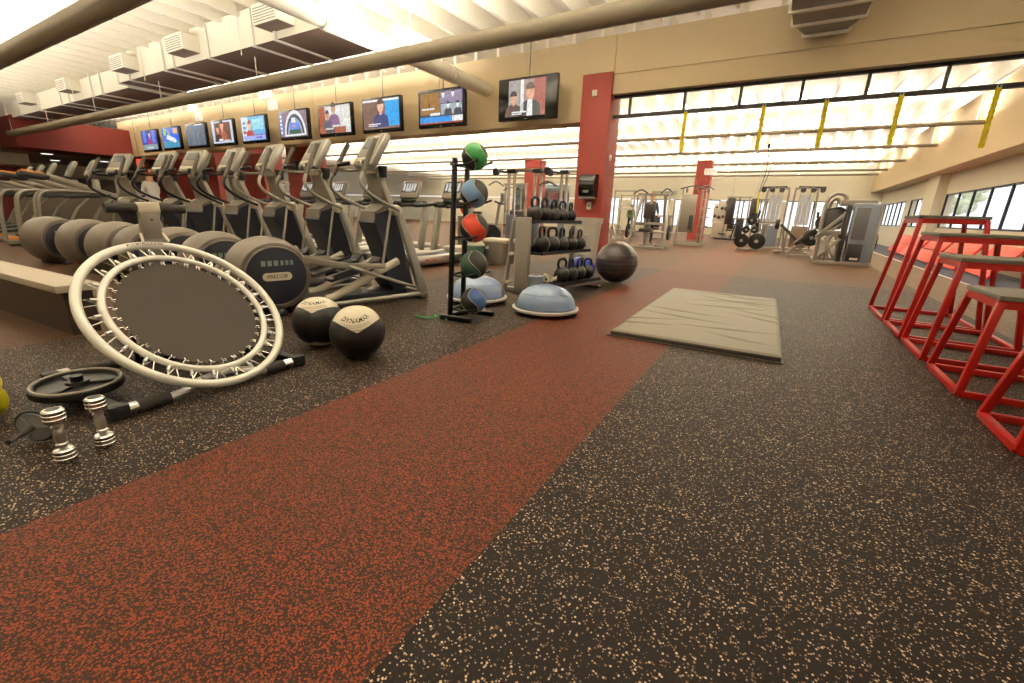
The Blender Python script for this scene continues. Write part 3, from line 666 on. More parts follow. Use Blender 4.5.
t = thing('wall_sensor','small white square sensor plate high on the red pillar','wall plate',(-3.2,7.968,2.98)); MB().box((0,0,0),(.09,.014,.1),bev=.003).build('plate', M_white, t); MB().box((0,-.01,0),(.03,.01,.05)).build('lens', M_cream, t)
# ---- gym mat
t = thing('gym_mat','taupe folding gym mat lying on the rubber floor','mat',(-.485,4.78,0),R(1.2))
b = MB(); nx, ny = 84, 176; w_, l_ = 1.22, 2.70; vs = []
cr = [((random.uniform(-.6,.6),random.uniform(-1.3,1.3)),random.uniform(-.5,.5),random.uniform(.3,.7)) for _ in range(15)]
def hgt(x, y):
    h = .05
    for (p, q), a, l in cr:
        u = (x-p)*math.cos(a)+(y-q)*math.sin(a); v = -(x-p)*math.sin(a)+(y-q)*math.cos(a)
        if abs(u) < l: h -= .016*math.exp(-(v/.017)**2)*(1-abs(u)/l)
    e = min(w_/2-abs(x), l_/2-abs(y)); return h-(.012*max(0,1-e/.03)**2)
for j in range(ny+1):
    vs.append([b.bm.verts.new((-w_/2+w_*i/nx,-l_/2+l_*j/ny,hgt(-w_/2+w_*i/nx,-l_/2+l_*j/ny))) for i in range(nx+1)])
for j in range(ny):
    for i in range(nx): b._f([vs[j][i],vs[j][i+1],vs[j+1][i+1],vs[j+1][i]])
b.build('top_cover', M_matgrey, t)
MB().box((0,0,.02),(w_+.005,l_+.005,.04),bev=.01).build('foam_core', M_matside, t); MB().box((0,-.03,.004),(w_+.03,l_+.0,.008)).build('base_sheet', M_matside, t)
# ---- plyometric boxes
def plyo(x0, y0, y1, h, label, ins=.07, xw=.75):
    D = y1-y0; o = thing('plyo_box', label, 'plyo box', (x0+xw/2,(y0+y1)/2,0), 0, 'red steel plyometric boxes')
    s = .036; bx_ = [(-xw/2,-D/2),(xw/2,-D/2),(xw/2,D/2),(-xw/2,D/2)]; tw, td = .27+.0, min(D/2-.06,.30)
    tx = [(-xw/2+ins,-td),(xw/2-ins*1.6,-td),(xw/2-ins*1.6,td),(-xw/2+ins,td)]
    for a, b_ in zip(bx_, tx): MB().bar((a[0],a[1],.018),(b_[0],b_[1],h-.04),s,s,(0,1,0),bev=.003).build('leg', M_red, o)
    for i in range(4):
        a, b_ = bx_[i], bx_[(i+1)%4]; MB().bar((a[0],a[1],.02),(b_[0],b_[1],.02),s,s,bev=.003).build('base_rail', M_red, o)
    b = MB()
    for i in range(4):
        a, b_ = tx[i], tx[(i+1)%4]; b.bar((a[0],a[1],h-.045),(b_[0],b_[1],h-.045),.03,.05)
    b.build('top_frame', M_red, o)
    cx = (tx[0][0]+tx[1][0])/2; MB().box((cx,0,h-.012),(tx[1][0]-tx[0][0]+.04,2*td+.04,.028),bev=.004).build('top_pad', M_plyotop, o)
    return o
plyo(1.05,5.68,6.52,1.05,'tallest red steel plyo box, farthest in the row',.09,.70)
plyo(1.05,4.9,5.58,.90,'second tallest red steel plyo box, next to the tallest',.085,.72)
plyo(1.05,4.17,4.78,.75,'middle height red steel plyo box, third in the row',.07,.75)
plyo(1.05,3.38,3.98,.595,'second lowest red steel plyo box, fourth in the row',.065,.72)
plyo(1.06,2.62,3.05,.45,'lowest red steel plyo box cut off by the right picture edge',.06,.70)
# ---- red incline mats along the window wall
M_mseam = mat('dark_mat_seam', hexc(120,30,24), .6)
for i, (ya, yb, xb) in enumerate(((11.65,13.3,3.5),(13.4,15.2,3.42),(15.3,17.4,3.4),(17.5,19.5,3.46),(19.6,21.9,3.55))):
    t = thing('folding_mat','red folding mat leaning on the window wall, %s' % ['nearest the red boxes','second nearest the boxes','third and middle one','fourth, next to the farthest','farthest along the wall'][i],'mat',(xb,(ya+yb)/2,0),R(-3+2*i%3),'red folding mats by the windows')
    L2 = (yb-ya)/2
    for k in range(2):
        MB().bar((.02+.20*k,0,.035+.30*k),(.20+.20*k,0,.315+.30*k),2*L2,.05,(-.8,0,.55),bev=.012).build('panel', M_redvinyl, t)
# ---- low dark platform at the left edge
t = thing('low_platform','low dark wood platform with a grey top at the left edge','bench',(-4.12,.92,0),R(3))
MB().box((-2.1,.13,.16),(4.0,.16,.32)).build('base_box', M_darkwood, t); MB().box((-2.03,.11,.345),(4.06,.24,.05),bev=.004).build('top_slab', M_benchtop, t)
# ================================================================== CARDIO ROWS AND TELEVISIONS
def elliptical(label, grip, badge):
    o = thing('elliptical_trainer', label, 'elliptical trainer', (0,0,0), 0, 'grey elliptical trainers in the row facing the televisions')
    prof = [(0,-.235),(.25,-.235),(.285,-.225),(.315,-.16),(.328,-.07),(.33,0),(.328,.07),(.315,.16),(.285,.225),(.25,.235),(0,.235)]
    MB().lathe(prof,48,T(Vector((0,0,.345))) @ rotY(PI/2)).build('flywheel_housing', M_taupe, o)
    for s in (1,-1):
        fc = MB().lathe([(0,.006),(.245,.006),(.258,.0),(.262,-.006)],48,T(Vector((.236*s,0,.345))) @ rotY(PI/2*s)).build('side_cover', M_navy, o)
        MB().tube([(.244*s,.252*math.cos(2*PI*i/48),.345+.252*math.sin(2*PI*i/48)) for i in range(48)],.007,6,closed=True).build('cover_ring', M_taupe, fc)
        b = MB(); n = 10; L_, r_ = .085, .034; pts = [(L_+r_*math.cos(-PI/2+PI*i/n), r_*math.sin(-PI/2+PI*i/n)) for i in range(n+1)]+[(-L_+r_*math.cos(PI/2+PI*i/n), r_*math.sin(PI/2+PI*i/n)) for i in range(n+1)]
        b.prism([(p, q+.345) for p, q in pts], .243*s, .254*s, 'x'); b.build('badge', M_cream, fc)
        if badge and s > 0: text('lettering','PRECOR',.045,M_text_black,fc,frame_mt((.2555,0,.345),(0,1,0),(0,0,1)))
        dk = MB()
        for k in range(3): dk.box((.2425*s,-.10+.05*k,.46),(.003,.035,.045))
        for k in range(3): dk.box((.2425*s,.05+.04*k,.46),(.003,.025,.04))
        dk.build('decal', mat('grey_green_print', hexc(128,146,134), .5), fc)
    MB().box((0,.72,.055),(.34,1.25,.09),bev=.02).build('base', M_dark, o)
    for s in (-1,1): MB().tube([(.29*s,.18,.05),(.30*s,.8,.05),(.31*s,1.46,.055)],.024,10).build('base_rail', M_frame, o)
    MB().bar((-.34,1.46,.05),(.34,1.46,.05),.1,.08,bev=.015).build('front_foot', M_frame, o)
    MB().bar((-.3,-.02,.03),(.3,-.02,.03),.1,.06,bev=.015).build('rear_foot', M_dark, o)
    for s in (-1,1):
        MB().bar((.31*s,1.46,.07),(.27*s,1.21,.93),.075,.11,(0,1,0),bev=.018,w1=.06,h1=.08).build('front_leg', M_frame, o)
        MB().tube([(.13*s,1.22,.93),(.24*s,1.2,.93),(.30*s,1.19,.925)],[.05,.055,.045],14).build('shoulder', M_cream, o)
        MB().bar((.17*s,1.2,.93),(.1*s,1.1,1.30),.05,.06,(0,1,0),bev=.015).build('neck_post', M_frame, o)
        # ramp tube, foot pedal, crank link and support rod
        MB().tube([(.2*s,.42,.10),(.2*s,.5,.10),(.2*s,1.22,.41)],[.03,.04,.04],12).build('ramp_tube', M_cream, o)
        f_ = MB().bar((.2*s,.45,.27),(.2*s,.95,.40),.17,.035,bev=.012).bar((.2*s,.93,.40),(.2*s,.99,.46),.17,.03,bev=.01).bar((.28*s,.48,.30),(.28*s,.93,.42),.015,.04).build('foot_pedal', M_dark, o)
        MB().bar((.19*s,.1,.5),(.285*s,.62,.40),.03,.06,bev=.01).bar((.285*s,.6,.40),(.295*s,1.02,.38),.03,.055,bev=.01).build('pedal_arm', M_frame2, o)
        MB().tube([(.31*s,.62,.40),(.31*s,1.42,.11)],.016,8).build('support_rod', M_frame, o)
        MB().tube([(.3*s,1.1,.92),(.31*s,.98,.40)],.013,8).build('link_rod', M_frame, o)
        # moving handlebar with a foam grip
        MB().tube(spl([(.325*s,1.19,.93),(.34*s,1.0,1.0),(.34*s,.84,1.09),(.33*s,.79,1.18),(.31*s,.83,1.27)],5),.018,10).build('moving_arm', M_frame if grip == 0 else M_blackmetal, o)
        MB().tube([(.31*s,.825,1.26),(.27*s,.99,1.57)],.023,12).build('arm_grip', mat('taupe_foam', hexc(88,80,70), .75), o)
        MB().tube(spl([(.06*s,1.04,1.33),(.16*s,1.0,1.31),(.24*s,.88,1.31),(.25*s,.84,1.34),(.22*s,.86,1.37)],5),.014,8).build('fixed_bar', M_frame if grip == 0 else M_blackmetal, o)
        MB().tube([(.24*s,.845,1.35),(.15*s,.93,1.375)],.019,10).build('fixed_grip', M_black, o)
    MB().prism([(1.14,.93),(1.24,.90),(1.42,.14),(1.2,.09),(1.09,.24),(1.13,.42),(1.06,.62),(.99,.8),(1.03,.89)],-.17,.17,'x').build('shroud', M_navy, o)
    MB().prism([(1.0,.82),(1.02,.91),(1.16,.99),(1.26,.95),(1.25,.88),(1.05,.84)],-.15,.15,'x').build('shroud_cap', M_taupe, o)
    MB().prism([(1.2,.95),(1.12,1.3),(1.09,1.3),(1.16,.95)],-.1,.1,'x').build('neck_panel', M_frame2, o)
    MB().lathe([(0,0),(.04,0),(.046,.11),(.04,.11),(.036,.02),(0,.02)],16,T(Vector((.14,1.13,1.24)))).build('cup_holder', M_black, o)
    cm = T(Vector((0,1.10,1.49))) @ rotX(R(-32))
    q = MB().box((0,0,0),(.40,.075,.37),bev=.03).build('console', M_frame, o); q.matrix_local = cm
    MB().box((0,-.038,.035),(.33,.012,.25),bev=.005).build('display_panel', mat('console_grey', hexc(132,124,112), .4), q)
    MB().box((0,-.046,.06),(.22,.004,.12)).build('screen', M_smoke, q); MB().box((0,-.044,-.13),(.3,.012,.05),bev=.004).build('key_strip', M_cream, q)
    MB().box((0,1.08,1.31),(.2,.08,.06),bev=.015).build('console_neck', M_cream, o)
    return o
discs = [(-3.93,2.26),(-4.80,2.28),(-5.70,2.32),(-6.5,2.34),(-7.2,2.3),(-8.05,2.25),(-9.1,2.15)]
cons = [(-3.64,3.5),(-4.60,3.52),(-5.56,3.55),(-6.5,3.55),(-7.42,3.55),(-8.2,3.5),(-9.45,3.4)]
lab = ['elliptical trainer nearest the wall balls, first of the row','second elliptical trainer from the wall balls','third elliptical trainer from the wall balls','fourth elliptical trainer from the wall balls, behind the foam handle','fifth elliptical trainer from the wall balls','sixth elliptical trainer from the wall balls','last elliptical trainer of the row, next to the stair steppers']
protoA = elliptical(lab[0],0,True); protoB = elliptical(lab[3],1,True)
for i, (d, c) in enumerate(zip(discs, cons)):
    a = math.atan2(c[1]-d[1], c[0]-d[0]); rz = a-PI/2
    if i in (0,3): o = protoA if i == 0 else protoB; o.location = (*d,0); o.rotation_euler.z = rz
    else: dup(protoA if i < 3 else protoB, (*d,0), rz, lab[i])
# ---- treadmills behind
def treadmill(label):
    o = thing('treadmill', label, 'treadmill', (0,0,0), 0, 'treadmills in the row behind the elliptical trainers')
    MB().box((0,.95,.11),(.56,1.7,.09),bev=.01).build('deck', M_dark, o); MB().box((0,.93,.16),(.5,1.66,.01)).build('belt', M_black, o)
    for s in (-1,1):
        r_ = MB().box((.345*s,.92,.125),(.13,1.8,.15),bev=.035).build('side_rail', M_steel, o)
        MB().bar((.37*s,1.32,.15),(.37*s,1.52,1.05),.08,.14,(0,1,0),bev=.02).build('upright', M_frame, o)
        MB().tube(spl([(.36*s,1.5,1.06),(.37*s,1.2,1.03),(.36*s,.85,1.0)],5),.03,10).build('handrail', M_black, o)
        if s > 0: text('lettering','PRECOR',.075,M_text_red,r_,frame_mt((.4105,.35,.13),(0,1,0),(0,0,1)))
    MB().box((0,.0,.11),(.66,.1,.14),bev=.04).build('rear_cover', M_black, o); MB().box((0,1.78,.15),(.8,.4,.24),bev=.08).build('motor_hood', M_frame, o)
    MB().tube([(-.42,1.46,1.04),(.42,1.46,1.04)],.055,12).build('cross_bar', M_foam, o)
    q = MB().box((0,0,0),(.46,.09,.36),bev=.03).build('console', M_frame2, o); q.matrix_local = T(Vector((0,1.5,1.30))) @ rotX(R(-25))
    MB().box((0,-.045,.04),(.38,.012,.22),bev=.004).build('display_panel', M_smoke, q)
    k = MB()
    for i in range(5): k.box((-.14+.07*i,-.053,.04),(.045,.004,.15))
    k.box((0,-.054,-.02),(.16,.004,.06)); k.build('lit_keys', emis((.9,.86,.72),.8), q); MB().box((.1,0,.19),(.1,.03,.03),bev=.01).build('red_tab', M_redvinyl, q)
    MB().box((0,1.42,1.1),(.3,.14,.06),bev=.02).build('console_tray', M_black, o)
    return o
tl = ['treadmill behind the ball rack, its silver side rail facing the aisle','second treadmill from the aisle','third treadmill from the aisle','fourth treadmill from the aisle','fifth treadmill from the aisle','sixth treadmill from the aisle']
t0 = treadmill(tl[0]); t0.location = (-5.38,5.3,0)
for i in range(1,6): dup(t0, (-5.38-1.08*i,5.3,0), 0, tl[i])
t = thing('storage_step','grey storage box with rounded cream lid on the floor beyond the treadmill','box',(-4.55,7.1,0))
MB().box((0,0,.2),(.46,.42,.4),bev=.01).build('box_body', mat('brown_grey_plastic', hexc(104,94,82), .5), t); MB().box((0,0,.43),(.62,.48,.07),bev=.03).build('lid', M_cream, t); MB().box((-.12,-.214,.3),(.06,.01,.05)).build('label_plate', M_white, t)
t = thing('mop_bucket','small dark green bucket with pale lid beside the storage box','bucket',(-4.76,6.66,0))
MB().lathe([(0,0),(.13,0),(.16,.34),(.15,.34),(.12,.02),(0,.02)],20).build('bucket_body', M_dkgreen, t); MB().lathe([(0,.42),(.12,.41),(.165,.36),(.165,.34),(0,.34)],20).build('lid', M_bin, t)
# ---- stair stepper type machines with orange tipped arms at the far left
def stepper(label):
    o = thing('stair_stepper', label, 'stair stepper', (0,0,0), 0, 'stair steppers at the far left')
    MB().box((0,.55,.06),(.62,1.3,.1),bev=.03).build('base', M_frame2, o); MB().prism([(.25,.1),(1.1,.1),(1.25,1.0),(1.05,1.05),(.75,.75),(.5,.3)],-.2,.2,'x').build('body_shroud', M_taupe, o)
    for s in (-1,1):
        MB().tube(spl([(.34*s,-.1,.06),(.34*s,-.05,.7),(.34*s,0.02,.98),(.33*s,.25,1.05),(.28*s,.8,1.03)],5),.02,8).build('hoop_rail', M_frame, o)
        MB().tube([(.3*s,.35,.95),(.27*s,.9,1.0)],.028,10).build('rail_grip', M_black, o)
        MB().bar((.29*s,.15,1.28),(.25*s,1.0,.98),.07,.08,bev=.02).build('swing_arm', M_frame2, o)
        a_ = MB().bar((.29*s,-.16,1.30),(.29*s,.18,1.25),.09,.09,bev=.03).build('arm_pad', M_dark, o); MB().bar((.29*s,-.14,1.345),(.29*s,.12,1.305),.07,.03,bev=.01).build('orange_pad', M_orange, a_)
        MB().bar((.15*s,.05,.2),(.15*s,.55,.27),.2,.05,bev=.015).build('step_pedal', M_dark, o)
        MB().bar((.22*s,1.1,.2),(.12*s,1.1,1.3),.06,.07,(0,1,0),bev=.015).build('mast_leg', M_frame, o)
    q = MB().box((0,0,0),(.36,.08,.36),bev=.03).build('console', M_frame, o); q.matrix_local = T(Vector((0,1.08,1.5))) @ rotX(R(-30)); MB().box((0,-.042,.03),(.28,.01,.2)).build('screen', M_dark, q)
    MB().box((0,.0,.13),(.5,.2,.03),bev=.01).build('orange_step', M_orange, o)
    return o
sl = ['stair stepper next to the last elliptical trainer','second stair stepper from the elliptical trainers','third stair stepper from the elliptical trainers','fourth stair stepper from the elliptical trainers','fifth stair stepper, before the red wall','farthest stair stepper at the left picture edge']
s0 = stepper(sl[0])
for i, (x, y) in enumerate(((-10.9,2.5),(-12.0,2.5),(-13.1,2.5),(-14.3,2.5),(-15.6,2.6),(-16.9,2.7))):
    if i == 0: s0.location = (x,y,0); s0.rotation_euler.z = -.15
    else: dup(s0,(x,y,0),-.15,sl[i])
# ---- televisions hung in a row
def px_rect(b, x0, y0, x1, y1, i): b.m(i).quad((x0,0,y0),(x1,0,y0),(x1,0,y1),(x0,0,y1))
def person_poly(b, cx, base, s, shirt, skin, hair):
    def poly(pts, i, yo): b.m(i)._f([b.bm.verts.new((cx+p*s,yo,base+q*s)) for p, q in pts])
    poly([(-.5,0),(.5,0),(.42,.42),(.16,.56),(-.16,.56),(-.42,.42)],shirt,-.001)
    n = 14; poly([(.2*math.cos(2*PI*i/n),.86+.27*math.sin(2*PI*i/n)) for i in range(n)],skin,-.002)
    poly([(.21*math.cos(PI*i/8),.93+.24*math.sin(PI*i/8)) for i in range(9)],hair,-.003)
    poly([(-.08,.5),(.08,.5),(.08,.66),(-.08,.66)],skin,-.0015)
def tv(x, yaw, label, art, lit, w=1.2, h=.70):
    o = thing('television', label, 'television', (x,7.6,2.91), yaw, 'flat televisions hung in a row from the ceiling')
    MB().box((0,0,0),(w,.09,h),bev=.012).build('casing', M_screenframe, o)
    cols = [emis(c, lit) for c in art[0]]
    b = MB()
    sw, sh = w-.09, h-.11
    if len(art) > 2: sw *= art[2]
    art[1](b, sw, sh)
    s_ = b.build('screen', cols, o, smooth=False); s_.location = (0,-.047,.012)
    MB().box((0,-.048,-h/2+.022),(.05,.004,.014)).build('maker_mark', M_galv, o)
    MB().box((0,.09,0),(.3,.1,.3),bev=.01).build('wall_bracket', M_dark, o)
    MB().cyl((0,.04,.35),(0,.04,1.0),.012,n=8).build('hanging_rod', M_frame2, o)
    return o
def bgd(b, w, h, i): px_rect(b,-w/2,-h/2,w/2,h/2,i)
def sub(b, x0, y0, x1, y1, w, h, i, d=-.0008):
    b.m(i).quad((x0*w-w/2,d,y0*h-h/2),(x1*w-w/2,d,y0*h-h/2),(x1*w-w/2,d,y1*h-h/2),(x0*w-w/2,d,y1*h-h/2))
def art_jacket(b, w, h):
    bgd(b,w,h,0); sub(b,0,0,.3,1,w,h,1); sub(b,.7,0,1,1,w,h,2); sub(b,.33,.1,.42,1,w,h,3,-.001); person_poly(b,.07,-h/2,.46,4,5,6); b.m(3)._f([b.bm.verts.new((.07+p,-.004,-h/2+q)) for p, q in ((-.06,.0),(.06,0),(.05,.26),(-.05,.26))])
    person_poly(b,-.27,-h/2,.36,6,5,7); sub(b,.1,.1,.5,.14,w,h,3,-.005); sub(b,.1,.05,.38,.08,w,h,3,-.005)
def art_news(b, w, h):
    bgd(b,w,h,0); sub(b,.02,.3,.48,.97,w,h,1); sub(b,.5,.62,.98,.97,w,h,2); sub(b,.5,.27,.98,.6,w,h,3); sub(b,0,.05,.75,.22,w,h,4); sub(b,.76,.05,1,.22,w,h,5); sub(b,.05,.45,.35,.5,w,h,5,-.002); sub(b,.22,.5,.25,.66,w,h,7,-.002); sub(b,0,0,1,.05,w,h,6); sub(b,.25,.26,.48,.34,w,h,5,-.002)
    for k in range(4): person_poly(b,-w/2+w*(.56+.11*k),-h/2+h*(.27 if k%2 else .62),.2,7 if k%2 else 2,5,7)
def art_anchor(b, w, h):
    bgd(b,w,h,0); sub(b,.62,.08,1,.93,w,h,1); sub(b,0,.93,1,1,w,h,5); person_poly(b,0,-h/2+.03,.5,2,3,4); sub(b,.15,.16,.5,.19,w,h,5,-.005); sub(b,.15,.1,.4,.13,w,h,5,-.005)
def art_room(b, w, h):
    bgd(b,w,h,0); sub(b,0,0,.2,1,w,h,1); sub(b,.75,.2,1,.9,w,h,2); sub(b,.3,.6,.7,.95,w,h,3); person_poly(b,-.02,-.12,.42,4,5,6); person_poly(b,-.25,-.18,.34,7,5,6); sub(b,.45,0,.85,.22,w,h,1,-.004); sub(b,.2,0,.5,.14,w,h,6,-.005)
def art_arch(b, w, h):
    bgd(b,w,h,0); n = 16
    for k, (r_, i) in enumerate(((.52,1),(.44,2),(.36,3),(.28,4))): b.m(i)._f([b.bm.verts.new((.06+r_*.85*math.cos(PI*j/n),-.0006*(k+1),-h/2+.04+r_*1.1*math.sin(PI*j/n))) for j in range(n+1)])
    sub(b,.38,.28,.72,.55,w,h,5,-.004); sub(b,.45,.55,.6,.75,w,h,1,-.004); sub(b,0,.1,.1,.95,w,h,5,-.004); sub(b,.15,.03,.95,.1,w,h,1,-.004)
    for k in range(5): sub(b,.02,.15+.16*k,.085,.24+.16*k,w,h,1,-.005)
    sub(b,.5,.36,.6,.46,w,h,6,-.005)
def art_show(b, w, h):
    bgd(b,w,h,0); sub(b,0,0,.3,1,w,h,1); sub(b,.3,.05,1,.25,w,h,2); sub(b,.45,.45,.95,.9,w,h,3); person_poly(b,-.17,-h/2+.05,.4,4,5,4)
    for k in range(3): sub(b,.06,.3+.2*k,.18,.42+.2*k,w,h,6 if k else 4,-.003)
    sub(b,.05,.03,.98,.2,w,h,7,-.004); sub(b,.6,.06,.85,.15,w,h,2,-.005)
def art_drama(b, w, h):
    bgd(b,w,h,0); sub(b,.12,.08,.9,.93,w,h,1); person_poly(b,.0,-h/2+.05,.5,2,3,4); person_poly(b,-.25,-h/2+.05,.4,4,3,4); sub(b,.3,.1,.5,.2,w,h,5,-.005); sub(b,.55,.09,.85,.13,w,h,5,-.005)
def art_forest(b, w, h):
    bgd(b,w,h,0)
    for k in range(9): sub(b,.05+.1*k,.0,.08+.1*k+.03*(k%2),.6+.3*((k*7)%5)/5,w,h,1+k%3,-.001-.0002*k)
    sub(b,.5,.95,.9,1,w,h,4,-.004)
def art_boat(b, w, h):
    bgd(b,w,h,0); sub(b,0,0,1,.35,w,h,1); b.m(2)._f([b.bm.verts.new((p,-.003,q)) for p, q in ((-.3,-.02),(.3,-.16),(.38,-.1),(.3,-.02),(-.2,.1))]); b.m(3)._f([b.bm.verts.new((p,-.002,q)) for p, q in ((-.45,.1),(-.3,.08),(-.2,.26),(-.4,.3))]); sub(b,.7,.7,.95,.95,w,h,4,-.003); person_poly(b,-.1,.02,.2,3,4,4)
def art_stage(b, w, h):
    bgd(b,w,h,0); sub(b,.1,.4,.3,1,w,h,1); sub(b,.7,.35,.9,1,w,h,1); person_poly(b,.05,-.16,.4,2,3,4); sub(b,.0,.0,1,.28,w,h,5,-.004); sub(b,.3,.06,.7,.16,w,h,6,-.005)
arts = [([(.04,.07,.35),(.1,.2,.8),(.3,.05,.2),(.6,.4,.35),(.05,.04,.05),(.2,.3,.3),(.4,.5,.5)],art_stage),
 ([(.02,.12,.75),(.05,.25,.4),(.75,.8,.75),(.25,.5,.08),(.6,.35,.1)],art_boat),
 ([(.08,.12,.2),(.16,.2,.28),(.1,.13,.1),(.2,.18,.12),(.7,.7,.7)],art_forest),
 ([(.45,.5,.65),(.14,.05,.03),(.35,.1,.05),(.6,.3,.2),(.05,.03,.03),(.75,.75,.8)],art_drama),
 ([(.1,.35,.6),(.5,.6,.75),(.15,.1,.5),(.25,.55,.75),(.4,.05,.05),(.7,.45,.3),(.15,.2,.4),(.3,.35,.75)],art_show),
 ([(.2,.14,.18),(.65,.7,.85),(.05,.07,.1),(.3,.3,.45),(.04,.1,.07),(.12,.25,.75),(.75,.2,.25)],art_arch),
 ([(.5,.5,.5),(.3,.07,.03),(.6,.6,.55),(.6,.65,.7),(.2,.1,.2),(.45,.25,.16),(.04,.03,.04),(.1,.1,.12)],art_room),
 ([(.16,.09,.07),(.02,.3,.85),(.03,.04,.16),(.7,.38,.27),(.08,.04,.03),(.8,.8,.85)],art_anchor),
 ([(.05,.05,.08),(.28,.14,.04),(.25,.2,.3),(.3,.36,.38),(.02,.25,.75),(.75,.78,.8),(.25,.05,.03),(.05,.05,.07)],art_news),
 ([(.3,.2,.18),(.3,.28,.27),(.3,.07,.06),(.8,.8,.82),(.03,.03,.04),(.55,.3,.2),(.1,.06,.05),(.05,.03,.03)],art_jacket,.68)]
names = ['television with blue stage lights, farthest left of the row','television showing a pale boat on blue water','television showing a dim grey woodland picture','television showing dark brown figures in a pale frame','television with blue studio picture and pale side column','television showing a glowing arch with blue panel','television showing a standing figure in a bright room','television showing a dark haired presenter beside blue','television with a split news picture of several panes','television showing a man in dark jacket and white shirt']
tx = [-19.3,-17.75,-16.1,-14.55,-12.95,-11.15,-9.55,-8.0,-6.3,-4.32]
for x, a, n_ in zip(tx, arts, names): tv(x, 0, n_, a, 1.3)
# ---- hung signs and clock
def exit_sign(loc, label, col, txt, rod, m_txt):
    t = thing('exit_sign', label, 'sign', loc); MB().box((0,0,0),(.5,.05,.26),bev=.01).build('sign_box', col, t)
    if txt: text('lettering',txt,.2,m_txt,t,frame_mt((0,-.027,0),(1,0,0),(0,0,1)))
    if rod: MB().cyl((0,0,.13),(0,0,rod),.01,n=6).build('hanging_rod', M_frame2, t)
    return t
exit_sign((-20.1,7.45,2.2),'lit red exit sign hanging under the farthest televisions',M_signred,'EXIT',1.9,M_white)
exit_sign((-3.1,21.85,2.92),'white exit sign on the red pillar deep in the far room',M_sign,'EXIT',0,M_text_red)
for k, (x, l) in enumerate(((-15.4,'pair of white emergency lamp boxes above the third and fourth televisions'),(-11.7,'pair of white emergency lamp boxes above the fifth and sixth televisions'))):
    t = thing('emergency_light', l, 'emergency light', (x,7.3,3.42)); MB().box((-.1,0,.16),(.38,.12,.16),bev=.02).build('lamp_box', M_sign, t); MB().box((.16,0,-.08),(.36,.06,.24),bev=.02).build('lamp_box', M_sign, t); MB().cyl((0,0,.24),(0,0,.75),.01,n=6).build('hanging_rod', M_white, t)
t = thing('wall_clock','round white wall clock with black rim on the red pier','clock',(-12.45,8.43,2.0))
MB().lathe([(0,.02),(.16,.02)],32,rotX(PI/2)).build('dial', M_white, t); MB().tube([(.17*math.cos(2*PI*i/32),-.02,.17*math.sin(2*PI*i/32)) for i in range(32)],.022,8,closed=True).build('rim', M_black, t)
MB().bar((0,-.024,0),(.04,-.024,.1),.012,.004).build('hour_hand', M_black, t); MB().bar((0,-.026,0),(-.12,-.026,.03),.009,.004).build('minute_hand', M_black, t)
# ---- yellow suspension straps under the transom
for i, (x, z0) in enumerate(((-1.67,2.0),(-.55,1.94),(.23,1.94),(1.05,1.94),(1.97,1.9))):
    t = thing('webbing_strap', 'yellow looped webbing strap hanging from the transom, %s' % ['nearest the red pillar','second from the red pillar','middle of the five','second from the window wall','nearest the window wall'][i],'strap',(x,8.16,2.6),0,'yellow straps under the transom')
    b = MB(); n = int((2.6-z0)/.075)
    for k in range(n): b.tube([(.014,0,-.075*k),(.02,0,-.075*k-.037),(.014,0,-.075*(k+1)),(-.014,0,-.075*(k+1)),(-.02,0,-.075*k-.037),(-.014,0,-.075*k)],.014,5,closed=True)
    b.box((0,0,-.0375*n),(.03,.008,.075*n)); b.build('strap_loops', M_strap, t); MB().tube([(.02,0,.02),(0,0,.05),(-.02,0,.02),(0,0,-.01)],.006,6,closed=True).build('carabiner', M_steel, t)
# ================================================================== FAR ROOM: machines, racks, people
def tubes(nm, par, m, segs, r=.03, n=8):
    for s in segs: MB().tube(s if len(s) < 3 else spl(s,4), r, n).build(nm, m, par)
def bars(nm, par, m, segs, w=.07, h=.07):
    for a, b in segs: MB().bar(a,b,w,h,bev=.008).build(nm, m, par)
# plate loaded press with plates on both sides
t = thing('plate_loaded_press','silver plate loaded press machine, nearest one right of the big red pillar','exercise machine',(-3.57,14.0,0))
bars('base_bar',t,M_frame,[((-.58,0,.04),(.58,0,.04)),((-.5,1.1,.04),(.5,1.1,.04)),((0,0,.04),(0,1.1,.04))])
bars('post',t,M_frame,[((-.56,.02,.05),(-.36,.5,1.62)),((.54,.02,.05),(.46,.5,1.62)),((-.3,1.1,.05),(-.3,.6,1.62)),((.3,1.1,.05),(.3,.6,1.62))])
bars('cross_bar',t,M_frame,[((-.5,.5,1.62),(.55,.5,1.62)),((-.4,.2,.75),(.45,.2,.75))])
tubes('handle',t,M_dark,[[(-.62,.3,1.62),(-.4,.35,1.75),(-.2,.45,1.65)],[(.62,.3,1.62),(.4,.35,1.78),(.2,.45,1.65)]],.022)
MB().box((-.05,.28,1.12),(.34,.1,.44),bev=.04).build('back_pad', M_padbrown, t); MB().box((-.05,.12,.55),(.36,.4,.1),bev=.03).build('seat', M_padbrown, t)
bars('seat_post',t,M_frame,[((-.05,.2,.05),(-.05,.2,.52)),((-.05,.35,.5),(-.05,.42,1.5))]); MB().cyl((-.75,.3,.5),(.75,.3,.5),.03,n=10).build('loading_peg', M_steel, t)
wp = thing('weight_plate','black weight plate on the left peg of the plate loaded press','weight plate',(-4.24,14.3,.5),0,'plates on far machines')
MB().lathe([(.026,-.025),(.2,-.025),(.225,-.018),(.225,.018),(.2,.025),(.17,.02),(.08,.02),(.06,.03),(.026,.03)],28,rotY(PI/2)).build('plate_body', M_iron, wp); MB().lathe([(.028,-.03),(.05,-.03),(.05,.034),(.028,.034)],16,rotY(PI/2)).build('hub', M_steel, wp)
dup(wp,(-2.96,14.3,.5),0,'black weight plate on the right peg of the plate loaded press')
